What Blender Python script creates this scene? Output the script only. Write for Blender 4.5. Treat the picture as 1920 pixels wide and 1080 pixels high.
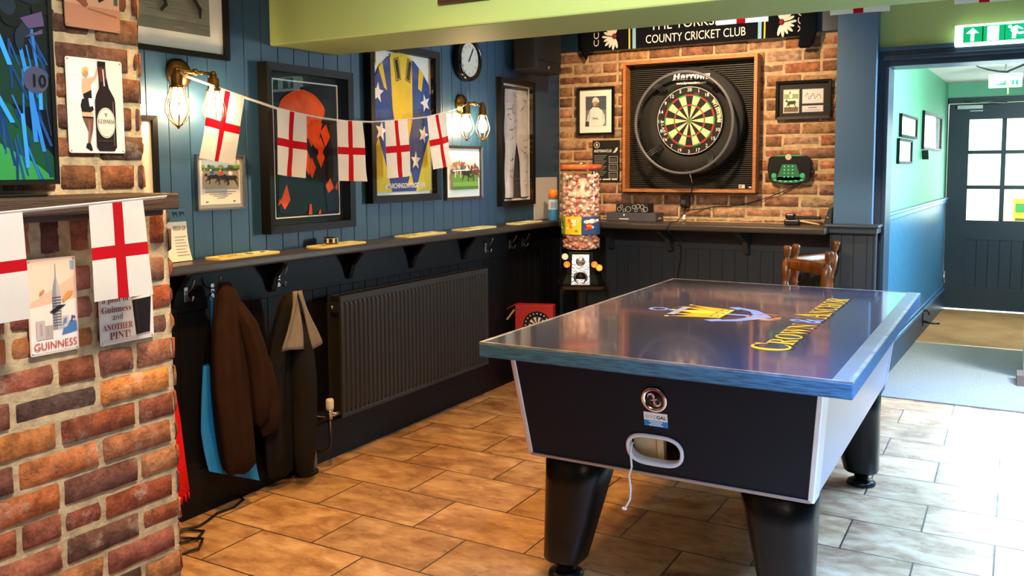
import bpy, bmesh, math, random
from mathutils import Vector, Matrix, noise
PI = math.pi
S = bpy.context.scene
COL = S.collection
for o in list(bpy.data.objects): bpy.data.objects.remove(o, do_unlink=True)

# ------------------------------------------------------------------ camera
CAM_H = 1.41
cd = bpy.data.cameras.new('camera'); cam = bpy.data.objects.new('camera', cd); COL.objects.link(cam)
yaw, pit, rol = math.radians(29.796), math.radians(4.851), math.radians(-0.339)
fw = Vector((-math.sin(yaw)*math.cos(pit), math.cos(yaw)*math.cos(pit), -math.sin(pit)))
rt = Vector((math.cos(yaw), math.sin(yaw), 0)); up = rt.cross(fw)
r2 = rt*math.cos(rol)+up*math.sin(rol); u2 = up*math.cos(rol)-rt*math.sin(rol)
M = Matrix((r2, u2, -fw)).transposed().to_4x4(); M.translation = (0, 0, CAM_H)
cam.matrix_world = M
cd.sensor_fit = 'HORIZONTAL'; cd.sensor_width = 36.0; cd.lens = 36.0*1649.86/1920
cd.shift_y = -(540-455.66)/1920; cd.clip_start = .02; cd.clip_end = 200
S.camera = cam

# ------------------------------------------------------------------ world, lights, exposure
w = bpy.data.worlds.new('World'); S.world = w; w.use_nodes = True
bgn = w.node_tree.nodes['Background']; bgn.inputs[0].default_value = (0.80, 0.92, 1.0, 1); bgn.inputs[1].default_value = 15.0
S.view_settings.view_transform = 'Standard'; S.view_settings.look = 'None'
S.view_settings.exposure = 0.0; S.view_settings.gamma = 1.0
try: S.view_settings.use_curve_mapping = False
except Exception: pass

def aim(o, t):
    o.rotation_euler = (Vector(t)-o.location).to_track_quat('-Z', 'Y').to_euler()
def area(name, loc, tgt, sx, sy, power, color, spread=180):
    l = bpy.data.lights.new(name, 'AREA'); l.shape = 'RECTANGLE'; l.size = sx; l.size_y = sy
    l.energy = power; l.color = color; l.spread = math.radians(spread)
    o = bpy.data.objects.new(name, l); COL.objects.link(o); o.location = loc; aim(o, tgt); return o
def spot(name, loc, tgt, power, color, ang=90, blend=.8, r=.05):
    l = bpy.data.lights.new(name, 'SPOT'); l.energy = power; l.color = color; l.spot_size = math.radians(ang)
    l.spot_blend = blend; l.shadow_soft_size = r
    o = bpy.data.objects.new(name, l); COL.objects.link(o); o.location = loc; aim(o, tgt); return o
WARM = (1.0, .51, .09); WARM2 = (1.0, .70, .40); NEUT = (1.0, .86, .68); DAY = (.20, .43, 1.0)
area('daylight_roof_window', (.72, 4.70, 2.58), (.72, 4.70, 0), 1.1, 1.7, 250, DAY, 88)
area('daylight_roof_window_near', (.90, 1.95, 2.58), (.85, 1.95, 0), 1.2, 1.7, 420, DAY, 80)
area('daylight_corridor_window', (.88, 6.17, 1.45), (-.7, 6.75, 1.2), .46, 1.0, 150, (.66, .88, 1.0))
area('daylight_door', (-.1, 9.45, 1.4), (-.1, 5, .4), .8, 1.0, 10, (.70, .88, 1.0))
spot('ceiling_spot_left_aisle', (-1.75, 2.05, 2.55), (-2.1, 2.5, 0), 205, WARM, 100, .9)
spot('ceiling_spot_left_wall', (-1.95, 3.75, 2.55), (-2.3, 3.75, 0), 85, WARM, 110, .9)
spot('ceiling_spot_brick', (-1.7, 4.35, 2.55), (-1.85, 5.7, 1.45), 225, WARM2, 100, .9)
spot('ceiling_spot_chimney', (-.75, .95, 2.5), (-2.08, 1.2, .70), 210, NEUT, 74, .9, .12)
spot('ceiling_spot_table', (-.95, 3.75, 2.56), (-.95, 3.3, .84), 125, (.95, .95, 1.0), 66, .6, .08)
spot('beam_fill_spot', (-.7, .7, 2.5), (-.8, 2.88, 2.28), 430, (1.0, .95, .80), 84, .9, .1)  # added fill that brightens the beam's front face, no fixture there
area('camera_side_fill', (-.2, -1.2, 2.55), (-.6, 2.0, .6), 1.2, .8, 22, NEUT)  # added soft fill from behind the camera, not a known fixture

# ------------------------------------------------------------------ helpers
def s2l(h):
    if isinstance(h, str):
        h = h.lstrip('#'); c = [int(h[i:i+2], 16)/255 for i in (0, 2, 4)]
    else: c = [x/255 for x in h]
    return tuple((x/12.92 if x <= .04045 else ((x+.055)/1.055)**2.4) for x in c)+(1,)
_mc = {}
def mat(name, col, rough=.5, metal=0, var=0., vscale=8, bump=0., bscale=60, coat=0., crough=.1, col2=None, spec=.5, stretch=None, trans=0.):
    """procedural principled material; var / col2: noise-driven variation of the surface's own colour"""
    if name in _mc: return _mc[name]
    m = bpy.data.materials.new(name); m.use_nodes = True; _mc[name] = m
    nt = m.node_tree; N = nt.nodes; Lk = nt.links; b = N['Principled BSDF']
    c = s2l(col) if not (isinstance(col, tuple) and len(col) == 4) else col
    b.inputs['Base Color'].default_value = c; b.inputs['Roughness'].default_value = rough
    b.inputs['Metallic'].default_value = metal; b.inputs['Coat Weight'].default_value = coat
    b.inputs['Coat Roughness'].default_value = crough; b.inputs['Specular IOR Level'].default_value = spec
    b.inputs['Transmission Weight'].default_value = trans
    tc = None
    if var or bump or col2:
        tc = N.new('ShaderNodeTexCoord'); mp = N.new('ShaderNodeMapping'); Lk.new(tc.outputs['Object'], mp.inputs[0])
        if stretch: mp.inputs['Scale'].default_value = stretch
    if var or col2:
        n = N.new('ShaderNodeTexNoise'); n.inputs['Scale'].default_value = vscale; n.inputs['Detail'].default_value = 6
        Lk.new(mp.outputs[0], n.inputs['Vector'])
        r = N.new('ShaderNodeValToRGB'); Lk.new(n.outputs['Fac'], r.inputs[0])
        if col2: a, d = c, s2l(col2)
        else: a = tuple(x*(1-var) for x in c[:3])+(1,); d = tuple(min(1, x*(1+var)) for x in c[:3])+(1,)
        r.color_ramp.elements[0].position = .33; r.color_ramp.elements[1].position = .67
        r.color_ramp.elements[0].color = a; r.color_ramp.elements[1].color = d
        Lk.new(r.outputs[0], b.inputs['Base Color'])
    if bump:
        n2 = N.new('ShaderNodeTexNoise'); n2.inputs['Scale'].default_value = bscale; n2.inputs['Detail'].default_value = 4
        Lk.new(mp.outputs[0], n2.inputs['Vector'])
        bp = N.new('ShaderNodeBump'); bp.inputs['Strength'].default_value = bump; bp.inputs['Distance'].default_value = .005
        Lk.new(n2.outputs['Fac'], bp.inputs['Height']); Lk.new(bp.outputs[0], b.inputs['Normal'])
    return m
def emis(name, col, st):
    if name in _mc: return _mc[name]
    m = bpy.data.materials.new(name); m.use_nodes = True; _mc[name] = m
    b = m.node_tree.nodes['Principled BSDF']; c = s2l(col)
    b.inputs['Base Color'].default_value = c; b.inputs['Emission Color'].default_value = c
    b.inputs['Emission Strength'].default_value = st; b.inputs['Roughness'].default_value = .3
    return m
def paint(hexs, rough=.5):            # printed / painted flat colour
    return mat('ink_'+hexs.strip('#')+('' if rough == .5 else '_%d' % int(rough*100)), hexs, rough, spec=.25)
def pane_mat(name='pane_glass', tint=(1, 1, 1, 1), ior=1.38, rough=.01):
    if name in _mc: return _mc[name]
    m = bpy.data.materials.new(name); m.use_nodes = True; _mc[name] = m; nt = m.node_tree; nt.nodes.clear()
    o = nt.nodes.new('ShaderNodeOutputMaterial'); mx = nt.nodes.new('ShaderNodeMixShader'); t = nt.nodes.new('ShaderNodeBsdfTransparent')
    g = nt.nodes.new('ShaderNodeBsdfGlossy'); f = nt.nodes.new('ShaderNodeFresnel'); f.inputs['IOR'].default_value = ior
    gm = nt.nodes.new('ShaderNodeNewGeometry'); mv = nt.nodes.new('ShaderNodeMapRange')       # a thin pane reflects alike from both sides
    mv.inputs[3].default_value = ior; mv.inputs[4].default_value = 1/ior; nt.links.new(gm.outputs['Backfacing'], mv.inputs[0]); nt.links.new(mv.outputs[0], f.inputs['IOR'])
    t.inputs[0].default_value = tint; g.inputs['Roughness'].default_value = rough
    nt.links.new(f.outputs[0], mx.inputs[0]); nt.links.new(t.outputs[0], mx.inputs[1]); nt.links.new(g.outputs[0], mx.inputs[2])
    nt.links.new(mx.outputs[0], o.inputs[0]); return m
def cloth_mat(name, col, transl=.3, var=0., bump=.15, bscale=300):
    if name in _mc: return _mc[name]
    m = mat(name, col, .9, 0, var, 6, bump, bscale, spec=.15)
    nt = m.node_tree; b = nt.nodes['Principled BSDF']; out = [n for n in nt.nodes if n.type == 'OUTPUT_MATERIAL'][0]
    tr = nt.nodes.new('ShaderNodeBsdfTranslucent'); tr.inputs[0].default_value = s2l(col)
    mx = nt.nodes.new('ShaderNodeMixShader'); mx.inputs[0].default_value = transl
    nt.links.new(b.outputs[0], mx.inputs[1]); nt.links.new(tr.outputs[0], mx.inputs[2]); nt.links.new(mx.outputs[0], out.inputs[0])
    return m

ID = lambda x, y, z: (x, y, z)
class MB:
    """collects faces of ONE mesh; every add takes a map f(u,v,w)->xyz and a material slot"""
    def __init__(s): s.b = bmesh.new(); s.mats = []; s.col = None
    def mi(s, m):
        if m is None: return 0
        if m not in s.mats: s.mats.append(m)
        return s.mats.index(m)
    def face(s, pts, m=None, smooth=False):
        vs = [s.b.verts.new(p) for p in pts]
        try: f = s.b.faces.new(vs)
        except ValueError: return None
        f.material_index = s.mi(m); f.smooth = smooth; return f
    def box(s, u0, u1, v0, v1, w0, w1, f=ID, m=None, bev=0.):
        P = [(u0, v0, w0), (u1, v0, w0), (u1, v1, w0), (u0, v1, w0), (u0, v0, w1), (u1, v0, w1), (u1, v1, w1), (u0, v1, w1)]
        vs = [s.b.verts.new(f(*p)) for p in P]; k = s.mi(m); fs = []
        for q in ((3, 2, 1, 0), (4, 5, 6, 7), (0, 1, 5, 4), (1, 2, 6, 5), (2, 3, 7, 6), (3, 0, 4, 7)):
            fc = s.b.faces.new([vs[i] for i in q]); fc.material_index = k; fs.append(fc)
        if bev:
            es = list({e for fc in fs for e in fc.edges})
            r = bmesh.ops.bevel(s.b, geom=es, offset=bev, segments=2, profile=.5, affect='EDGES')
            for fc in r['faces']: fc.material_index = k
    def prism(s, pts, w0, w1, f=ID, m=None, bev=0.):
        k = s.mi(m); n = len(pts)
        a = [s.b.verts.new(f(u, v, w0)) for u, v in pts]; c = [s.b.verts.new(f(u, v, w1)) for u, v in pts]
        fs = [s.b.faces.new(a[::-1]), s.b.faces.new(c)]
        for i in range(n): fs.append(s.b.faces.new((a[i], a[(i+1) % n], c[(i+1) % n], c[i])))
        for fc in fs: fc.material_index = k
        if bev:
            r = bmesh.ops.bevel(s.b, geom=list({e for fc in fs for e in fc.edges}), offset=bev, segments=2, profile=.5, affect='EDGES')
            for fc in r['faces']: fc.material_index = k
    def ring(s, u0, u1, v0, v1, b, w0, w1, f=ID, m=None, slope=0.):
        """mitred frame; slope lowers its inner edge"""
        k = s.mi(m)
        O = [(u0, v0), (u1, v0), (u1, v1), (u0, v1)]; I = [(u0+b, v0+b), (u1-b, v0+b), (u1-b, v1-b), (u0+b, v1-b)]
        V = lambda L, w: [s.b.verts.new(f(u, v, w)) for u, v in L]
        a, c, d, e = V(O, w0), V(O, w1), V(I, w1-slope), V(I, w0)
        for i in range(4):
            j = (i+1) % 4
            for q in ((a[i], a[j], c[j], c[i]), (c[i], c[j], d[j], d[i]), (d[i], d[j], e[j], e[i]), (e[i], e[j], a[j], a[i])):
                s.b.faces.new(q).material_index = k
    def lathe(s, prof, o, axis=(0, 0, 1), seg=28, m=None, smooth=True, sx=1., caps=True):
        k = s.mi(m); z = Vector(axis).normalized(); x = z.orthogonal().normalized() if abs(z.z) < .99 else Vector((1, 0, 0)); y = z.cross(x); o = Vector(o); R = []
        for r, h in prof:
            R.append([s.b.verts.new(o+z*h+(x*math.cos(2*PI*i/seg)*sx+y*math.sin(2*PI*i/seg))*max(r, 1e-5)) for i in range(seg)])
        for p, q in zip(R, R[1:]):
            for i in range(seg):
                fc = s.b.faces.new((p[i], p[(i+1) % seg], q[(i+1) % seg], q[i])); fc.material_index = k; fc.smooth = smooth
        if caps:
            s.b.faces.new(R[0][::-1]).material_index = k; s.b.faces.new(R[-1]).material_index = k
    def tube(s, pts, r, seg=8, m=None, closed=False, flat=1.):
        k = s.mi(m); P = [Vector(p) for p in pts]; n = len(P); R = []; prev = None
        for i, p in enumerate(P):
            t = (P[(i+1) % n]-P[i-1]) if closed else (P[min(i+1, n-1)]-P[max(i-1, 0)])
            t = t.normalized() if t.length > 1e-9 else Vector((0, 0, 1))
            a = (prev - t*prev.dot(t)) if prev is not None else t.orthogonal()
            if a.length < 1e-6: a = t.orthogonal()
            a.normalize(); prev = a; c = t.cross(a); rr = r[i] if isinstance(r, (list, tuple)) else r
            R.append([s.b.verts.new(p+(a*math.cos(2*PI*j/seg)+c*math.sin(2*PI*j/seg)*flat)*rr) for j in range(seg)])
        for i in range(n if closed else n-1):
            p, q = R[i], R[(i+1) % n]
            for j in range(seg):
                fc = s.b.faces.new((p[j], p[(j+1) % seg], q[(j+1) % seg], q[j])); fc.material_index = k; fc.smooth = True
        if not closed:
            s.b.faces.new(R[0][::-1]).material_index = k; s.b.faces.new(R[-1]).material_index = k
    def sphere(s, c, r, seg=12, rings=8, m=None, sc=(1, 1, 1)):
        k = s.mi(m); mt = Matrix.Translation(c) @ Matrix.Diagonal((*sc, 1))
        g = bmesh.ops.create_uvsphere(s.b, u_segments=seg, v_segments=rings, radius=r, matrix=mt)
        for v in g['verts']:
            for fc in v.link_faces: fc.material_index = k; fc.smooth = True
    def grid(s, fn, nu, nv, m=None, smooth=True, mfn=None):
        V = [[s.b.verts.new(fn(i/nu, j/nv)) for j in range(nv+1)] for i in range(nu+1)]
        for i in range(nu):
            for j in range(nv):
                fc = s.b.faces.new((V[i][j], V[i+1][j], V[i+1][j+1], V[i][j+1])); fc.smooth = smooth
                fc.material_index = s.mi(mfn((i+.5)/nu, (j+.5)/nv) if mfn else m)
    def loft(s, rings, n=28, m=None, fold=(5, .15), seed=0, cap=True):
        """rings: (cx,cy,z,rx,ry); folds ripple the radius"""
        k = s.mi(m); rnd = random.Random(seed); ph = [rnd.uniform(0, 6.28) for _ in range(4)]; R = []
        for q, (cx, cy, z, rx, ry) in enumerate(rings):
            L = []
            for i in range(n):
                a = 2*PI*i/n; t = q/(len(rings)-1)
                nz = noise.noise((math.cos(a)*2.6+seed, math.sin(a)*2.6, z*3.2))+.5*noise.noise((math.cos(a)*6+seed, math.sin(a)*6, z*5)); rr = 1+fold[1]*1.1*nz+fold[1]*.7*(.6*math.sin(fold[0]*a+ph[0]+t*1.6)+.4*math.sin((fold[0]+3)*a+ph[1]-t*2.2)+.25*math.sin(2*a+ph[2]+t*4))
                L.append(s.b.verts.new((cx+rx*math.cos(a)*rr, cy+ry*math.sin(a)*(1+(rr-1)*.35), z+.006*math.sin(3*a+ph[3]))))
            R.append(L)
        for p, q in zip(R, R[1:]):
            for i in range(n):
                fc = s.b.faces.new((p[i], p[(i+1) % n], q[(i+1) % n], q[i])); fc.smooth = True; fc.material_index = k
        if cap:
            s.b.faces.new(R[0][::-1]).material_index = k; s.b.faces.new(R[-1]).material_index = k
    def done(s, name, m=None, parent=None, recalc=True):
        if recalc: bmesh.ops.recalc_face_normals(s.b, faces=s.b.faces)
        me = bpy.data.meshes.new(name); o = bpy.data.objects.new(name, me); COL.objects.link(o)
        off = Vector((0, 0, 0)); p = parent
        while p is not None: off += Vector(p.location); p = p.parent
        if parent is None and len(s.b.verts):
            xs = [v.co.copy() for v in s.b.verts]
            off = Vector(((min(v.x for v in xs)+max(v.x for v in xs))/2, (min(v.y for v in xs)+max(v.y for v in xs))/2, min(v.z for v in xs)))
            o.location = off
        for v in s.b.verts: v.co -= off
        s.b.to_mesh(me); s.b.free()
        for mm in (s.mats or [m]): me.materials.append(mm)
        if parent is not None: o.parent = parent
        return o
def thing(name, label, cat, loc=(0, 0, 0), group=None):
    o = bpy.data.objects.new(name, None); COL.objects.link(o); o.location = loc; o.empty_display_size = .05
    o['label'] = label; o['category'] = cat
    if group: o['group'] = group
    return o
def tag(o, label, cat, group=None):
    o['label'] = label; o['category'] = cat
    if group: o['group'] = group
    return o
def struct(o, label, cat):
    o['kind'] = 'structure'; o['label'] = label; o['category'] = cat; return o
def copy_tree(o, loc=None, parent=None, label=None, rotz=None, group=None):
    c = o.copy(); COL.objects.link(c)
    if parent is not None: c.parent = parent
    for ch in list(o.children): copy_tree(ch, None, c)
    if loc is not None: c.location = loc
    if label: c['label'] = label
    if rotz is not None: c.rotation_euler.z = rotz
    return c
SER = {}
for i in range(26):
    SER[chr(65+i)] = chr(0x1D400+i); SER[chr(97+i)] = chr(0x1D41A+i)
for i in range(10): SER[chr(48+i)] = chr(0x1D7CE+i)
def textverts(body, serif=False, bold=0.):
    cu = bpy.data.curves.new('t', 'FONT'); cu.body = ''.join(SER.get(c, c) for c in body) if serif else body
    cu.size = 1; cu.resolution_u = 3; cu.offset = bold
    o = bpy.data.objects.new('t', cu); COL.objects.link(o)
    dg = bpy.context.evaluated_depsgraph_get(); me = bpy.data.meshes.new_from_object(o.evaluated_get(dg))
    V = [(v.co.x, v.co.y) for v in me.vertices]; F = [list(p.vertices) for p in me.polygons]
    bpy.data.objects.remove(o, do_unlink=True); bpy.data.curves.remove(cu); bpy.data.meshes.remove(me)
    return V, F
def add_text(mb, body, f, u, v, w, h, m, width=None, align='L', rot=0., serif=False, bold=0., shear=0.):
    """text laid on surface f at (u,v): h = height of the ink, width = width of the ink"""
    V, F = textverts(body, serif, bold)
    if not V: return
    x0, x1 = min(p[0] for p in V), max(p[0] for p in V); y0, y1 = min(p[1] for p in V), max(p[1] for p in V)
    sy = h/(y1-y0); sx = sy if width is None else width/(x1-x0)
    ox = {'L': x0, 'C': (x0+x1)/2, 'R': x1}[align]; c, s_ = math.cos(rot), math.sin(rot); k = mb.mi(m)
    vs = []
    for x, y in V:
        a, b = (x-ox)*sx+shear*(y-y0)*sy, (y-y0)*sy
        vs.append(mb.b.verts.new(f(u+a*c-b*s_, v+a*s_+b*c, w)))
    for q in F:
        try: mb.b.faces.new([vs[i] for i in q]).material_index = k
        except ValueError: pass
def rect(a, b, c, d): return [(a, b), (c, b), (c, d), (a, d)]
def circ(x, y, rx, ry=None, n=20): return [(x+rx*math.cos(2*PI*i/n), y+(ry or rx)*math.sin(2*PI*i/n)) for i in range(n)]
def star(x, y, r, a=0, q=.42, asp=1.): return [(x+asp*(r if i % 2 == 0 else r*q)*math.sin(a+PI*i/5), y+(r if i % 2 == 0 else r*q)*math.cos(a+PI*i/5)) for i in range(10)]
def line(a, b, t):
    dx, dy = b[0]-a[0], b[1]-a[1]; l = math.hypot(dx, dy) or 1; nx, ny = -dy/l*t/2, dx/l*t/2
    return [(a[0]-nx, a[1]-ny), (b[0]-nx, b[1]-ny), (b[0]+nx, b[1]+ny), (a[0]+nx, a[1]+ny)]
def art(mb, f, u0, u1, v0, v1, w, shapes, dw=.00035):
    """flat print: polygons in 0..1 of the rectangle, later ones on top"""
    for k, (m, pts) in enumerate(shapes):
        mb.face([f(u0+(u1-u0)*s, v0+(v1-v0)*t, w+dw*k) for s, t in pts], paint(m, .6) if isinstance(m, str) else m)
HORSE = [(.22,.62),(.30,.70),(.45,.72),(.62,.71),(.78,.74),(.88,.68),(.97,.50),(.93,.48),(.88,.58),(.84,.48),(.86,.36),(.95,.22),(.93,.05),(.90,.05),(.88,.2),(.79,.34),(.74,.45),(.55,.43),(.42,.44),(.36,.33),(.40,.18),(.30,.06),(.27,.10),(.34,.2),(.28,.36),(.2,.34),(.1,.22),(.07,.26),(.16,.40),(.22,.48),(.2,.58),(.12,.66),(.04,.62),(.02,.68),(.10,.82),(.16,.84),(.22,.76)]
RIDER = [(.42,.68),(.34,.80),(.38,.92),(.50,.98),(.60,.90),(.62,.78),(.56,.68)]
def place(sh, x, y, sx, sy, flip=False): return [(x+(1-a if flip else a)*sx, y+b*sy) for a, b in sh]

W, L = -2.876, 5.72                                     # planes of the left and of the back wall
LW = lambda u, v, w: (W+w, u, v)                        # on the left wall: u = y, v = z, w out of the wall
BW = lambda u, v, w: (u, L-w, v)                        # on the back wall: u = x, v = z
CX, CE = -2.08, 1.672                                   # chimney: front plane, far edge
CW = lambda u, v, w: (CX+w, u, v)
UX, UE = -2.14, 1.645
UW = lambda u, v, w: (UX+w, u, v)
# ------------------------------------------------------------------ structure materials
def floor_mat():
    m = bpy.data.materials.new('floor_tile'); m.use_nodes = True; nt = m.node_tree; N = nt.nodes; K = nt.links; b = N['Principled BSDF']
    tc = N.new('ShaderNodeTexCoord'); mp = N.new('ShaderNodeMapping'); K.new(tc.outputs['Object'], mp.inputs[0])
    mp.inputs['Location'].default_value = (.02, -2.42+.3055*20, 0)
    br = N.new('ShaderNodeTexBrick'); K.new(mp.outputs[0], br.inputs['Vector']); br.offset = .5; br.offset_frequency = 2
    br.inputs['Scale'].default_value = 1; br.inputs['Brick Width'].default_value = .5; br.inputs['Row Height'].default_value = .3055
    br.inputs['Mortar Size'].default_value = .0034; br.inputs['Mortar Smooth'].default_value = .1; br.inputs['Bias'].default_value = 0
    br.inputs['Color1'].default_value = (0, 0, 0, 1); br.inputs['Color2'].default_value = (1, 1, 1, 1); br.inputs['Mortar'].default_value = (.5, .5, .5, 1)
    # per-tile shift of the stone figure
    add = N.new('ShaderNodeVectorMath'); add.operation = 'MULTIPLY_ADD'; K.new(br.outputs['Color'], add.inputs[0])
    add.inputs[1].default_value = (7, 13, 5); K.new(tc.outputs['Object'], add.inputs[2])
    st = N.new('ShaderNodeMapping'); st.inputs['Scale'].default_value = (1.5, 2.5, 1); st.inputs['Rotation'].default_value = (0, 0, -.5); K.new(add.outputs[0], st.inputs[0])
    n1 = N.new('ShaderNodeTexNoise'); n1.inputs['Scale'].default_value = 2.6; n1.inputs['Detail'].default_value = 9; n1.inputs['Roughness'].default_value = .66; n1.inputs['Distortion'].default_value = .45; K.new(st.outputs[0], n1.inputs['Vector'])
    n4 = N.new('ShaderNodeTexNoise'); n4.inputs['Scale'].default_value = 9; n4.inputs['Detail'].default_value = 8; n4.inputs['Roughness'].default_value = .7; sm = N.new('ShaderNodeMapping'); sm.inputs['Scale'].default_value = (1.1, 2.4, 1); sm.inputs['Rotation'].default_value = (0, 0, -.75); K.new(add.outputs[0], sm.inputs[0]); K.new(sm.outputs[0], n4.inputs['Vector'])
    mxn = N.new('ShaderNodeMath'); mxn.operation = 'MULTIPLY_ADD'; K.new(n4.outputs['Fac'], mxn.inputs[0]); mxn.inputs[1].default_value = .55; hf = N.new('ShaderNodeMath'); hf.operation = 'MULTIPLY_ADD'; K.new(n1.outputs['Fac'], hf.inputs[0]); hf.inputs[1].default_value = .75; hf.inputs[2].default_value = -.15; K.new(hf.outputs[0], mxn.inputs[2])
    r = N.new('ShaderNodeValToRGB'); K.new(mxn.outputs[0], r.inputs[0]); e = r.color_ramp.elements
    e[0].position = .31; e[0].color = (.23, .105, .044, 1); e[1].position = .645; e[1].color = (.62, .40, .205, 1)
    for p, c in ((.45, (.36, .185, .078, 1)), (.51, (.45, .25, .110, 1)), (.57, (.53, .31, .140, 1))):
        x = e.new(p); x.color = c
    tone = N.new('ShaderNodeMixRGB'); tone.blend_type = 'MULTIPLY'; tone.inputs[0].default_value = 1; K.new(r.outputs[0], tone.inputs[1])
    tr = N.new('ShaderNodeValToRGB'); K.new(br.outputs['Color'], tr.inputs[0]); tr.color_ramp.elements[0].color = (.82, .82, .84, 1); tr.color_ramp.elements[1].color = (1.12, 1.08, 1.05, 1); K.new(tr.outputs[0], tone.inputs[2])
    mx = N.new('ShaderNodeMixRGB'); K.new(br.outputs['Fac'], mx.inputs[0]); K.new(tone.outputs[0], mx.inputs[1]); mx.inputs[2].default_value = (.045, .028, .018, 1)
    K.new(mx.outputs[0], b.inputs['Base Color'])
    rr = N.new('ShaderNodeMapRange'); K.new(n1.outputs['Fac'], rr.inputs[0]); rr.inputs[1].default_value = .3; rr.inputs[2].default_value = .7; rr.inputs[3].default_value = .22; rr.inputs[4].default_value = .40
    K.new(rr.outputs[0], b.inputs['Roughness']); b.inputs['Specular IOR Level'].default_value = .8
    h = N.new('ShaderNodeMath'); h.operation = 'MULTIPLY_ADD'; K.new(br.outputs['Fac'], h.inputs[0]); h.inputs[1].default_value = -1.2; K.new(n1.outputs['Fac'], h.inputs[2])
    bp = N.new('ShaderNodeBump'); bp.inputs['Strength'].default_value = .35; bp.inputs['Distance'].default_value = .004; K.new(h.outputs[0], bp.inputs['Height']); K.new(bp.outputs[0], b.inputs['Normal'])
    return m
def brick_mat(name, gain, lime):
    m = bpy.data.materials.new(name); m.use_nodes = True; nt = m.node_tree; N = nt.nodes; K = nt.links; b = N['Principled BSDF']
    at = N.new('ShaderNodeAttribute'); at.attribute_name = 'tone'; tc = N.new('ShaderNodeTexCoord')
    n = N.new('ShaderNodeTexNoise'); n.inputs['Scale'].default_value = 22; n.inputs['Detail'].default_value = 8; n.inputs['Roughness'].default_value = .7; K.new(tc.outputs['Object'], n.inputs['Vector'])
    r = N.new('ShaderNodeValToRGB'); K.new(n.outputs['Fac'], r.inputs[0]); r.color_ramp.elements[0].position = .35; r.color_ramp.elements[0].color = (.42*gain, .38*gain, .38*gain, 1); r.color_ramp.elements[1].position = .68; r.color_ramp.elements[1].color = (1.35*gain, 1.3*gain, 1.25*gain, 1)
    mu = N.new('ShaderNodeMixRGB'); mu.blend_type = 'MULTIPLY'; mu.inputs[0].default_value = 1; K.new(at.outputs['Color'], mu.inputs[1]); K.new(r.outputs[0], mu.inputs[2])
    n2 = N.new('ShaderNodeTexNoise'); n2.inputs['Scale'].default_value = 9; n2.inputs['Detail'].default_value = 9; n2.inputs['Roughness'].default_value = .75; K.new(tc.outputs['Object'], n2.inputs['Vector'])
    r2 = N.new('ShaderNodeValToRGB'); K.new(n2.outputs['Fac'], r2.inputs[0]); r2.color_ramp.elements[0].position = .56; r2.color_ramp.elements[0].color = (0, 0, 0, 1); r2.color_ramp.elements[1].position = .70; r2.color_ramp.elements[1].color = (lime, lime, lime, 1)
    mx = N.new('ShaderNodeMixRGB'); K.new(r2.outputs[0], mx.inputs[0]); K.new(mu.outputs[0], mx.inputs[1]); mx.inputs[2].default_value = (.55, .45, .38, 1)
    K.new(mx.outputs[0], b.inputs['Base Color']); b.inputs['Roughness'].default_value = .88; b.inputs['Specular IOR Level'].default_value = .25
    bp = N.new('ShaderNodeBump'); n3 = N.new('ShaderNodeTexNoise'); n3.inputs['Scale'].default_value = 95; n3.inputs['Detail'].default_value = 5; K.new(tc.outputs['Object'], n3.inputs['Vector']); ad = N.new('ShaderNodeMath'); ad.operation = 'MULTIPLY_ADD'; K.new(n3.outputs['Fac'], ad.inputs[0]); ad.inputs[1].default_value = .45; K.new(n.outputs['Fac'], ad.inputs[2])
    bp.inputs['Strength'].default_value = 1.0; bp.inputs['Distance'].default_value = .012; K.new(ad.outputs[0], bp.inputs['Height']); K.new(bp.outputs[0], b.inputs['Normal'])
    return m
M_BRICK = brick_mat('old_red_brick', 1.0, .75); M_BRICK2 = brick_mat('brown_brick', 1.0, .35)
M_MORT = mat('lime_mortar', '#b8a484', .95, var=.25, vscale=30, bump=.8, bscale=120)
M_MORT2 = mat('sandy_mortar', '#b79b78', .95, var=.2, vscale=30, bump=.8, bscale=120)
M_BLUE = mat('blue_wall_paint', '#21435e', .45, bump=.08, bscale=40)
M_BLUED = mat('dark_blue_paint', '#1d3347', .4, bump=.08, bscale=40)
M_BLUEP = mat('slate_blue_paint', '#3f6283', .5, bump=.08, bscale=40)
M_CHAR = mat('charcoal_dado_paint', '#121113', .40, bump=.1, bscale=50, spec=.15)
M_CHARB = mat('slate_dado_paint', '#282e35', .42, bump=.1, bscale=50)
M_SHELF = mat('dark_brown_shelf_paint', '#36302c', .33, bump=.1, bscale=40)
M_GREEN = mat('green_wall_paint', '#98ac68', .6, bump=.06, bscale=50)
M_GREENH = mat('passage_green_paint', '#5fa07a', .55, bump=.06, bscale=50)
M_CEIL = mat('ceiling_white', '#d9d4c8', .9)
M_BLACK = mat('black_satin', '#0c0c0d', .35); M_BLACKM = mat('black_matt', '#101011', .7)
M_FRAME = mat('black_frame_wood', '#0b0a0a', .5, bump=.1, bscale=80, spec=.2)
M_CHROME = mat('chrome', '#d0d0d2', .18, 1.); M_STEEL = mat('brushed_steel', '#a8a8aa', .35, 1.)
M_WHITE = mat('white_plastic', '#e4e2dc', .4)
M_GLASS = pane_mat()

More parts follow.
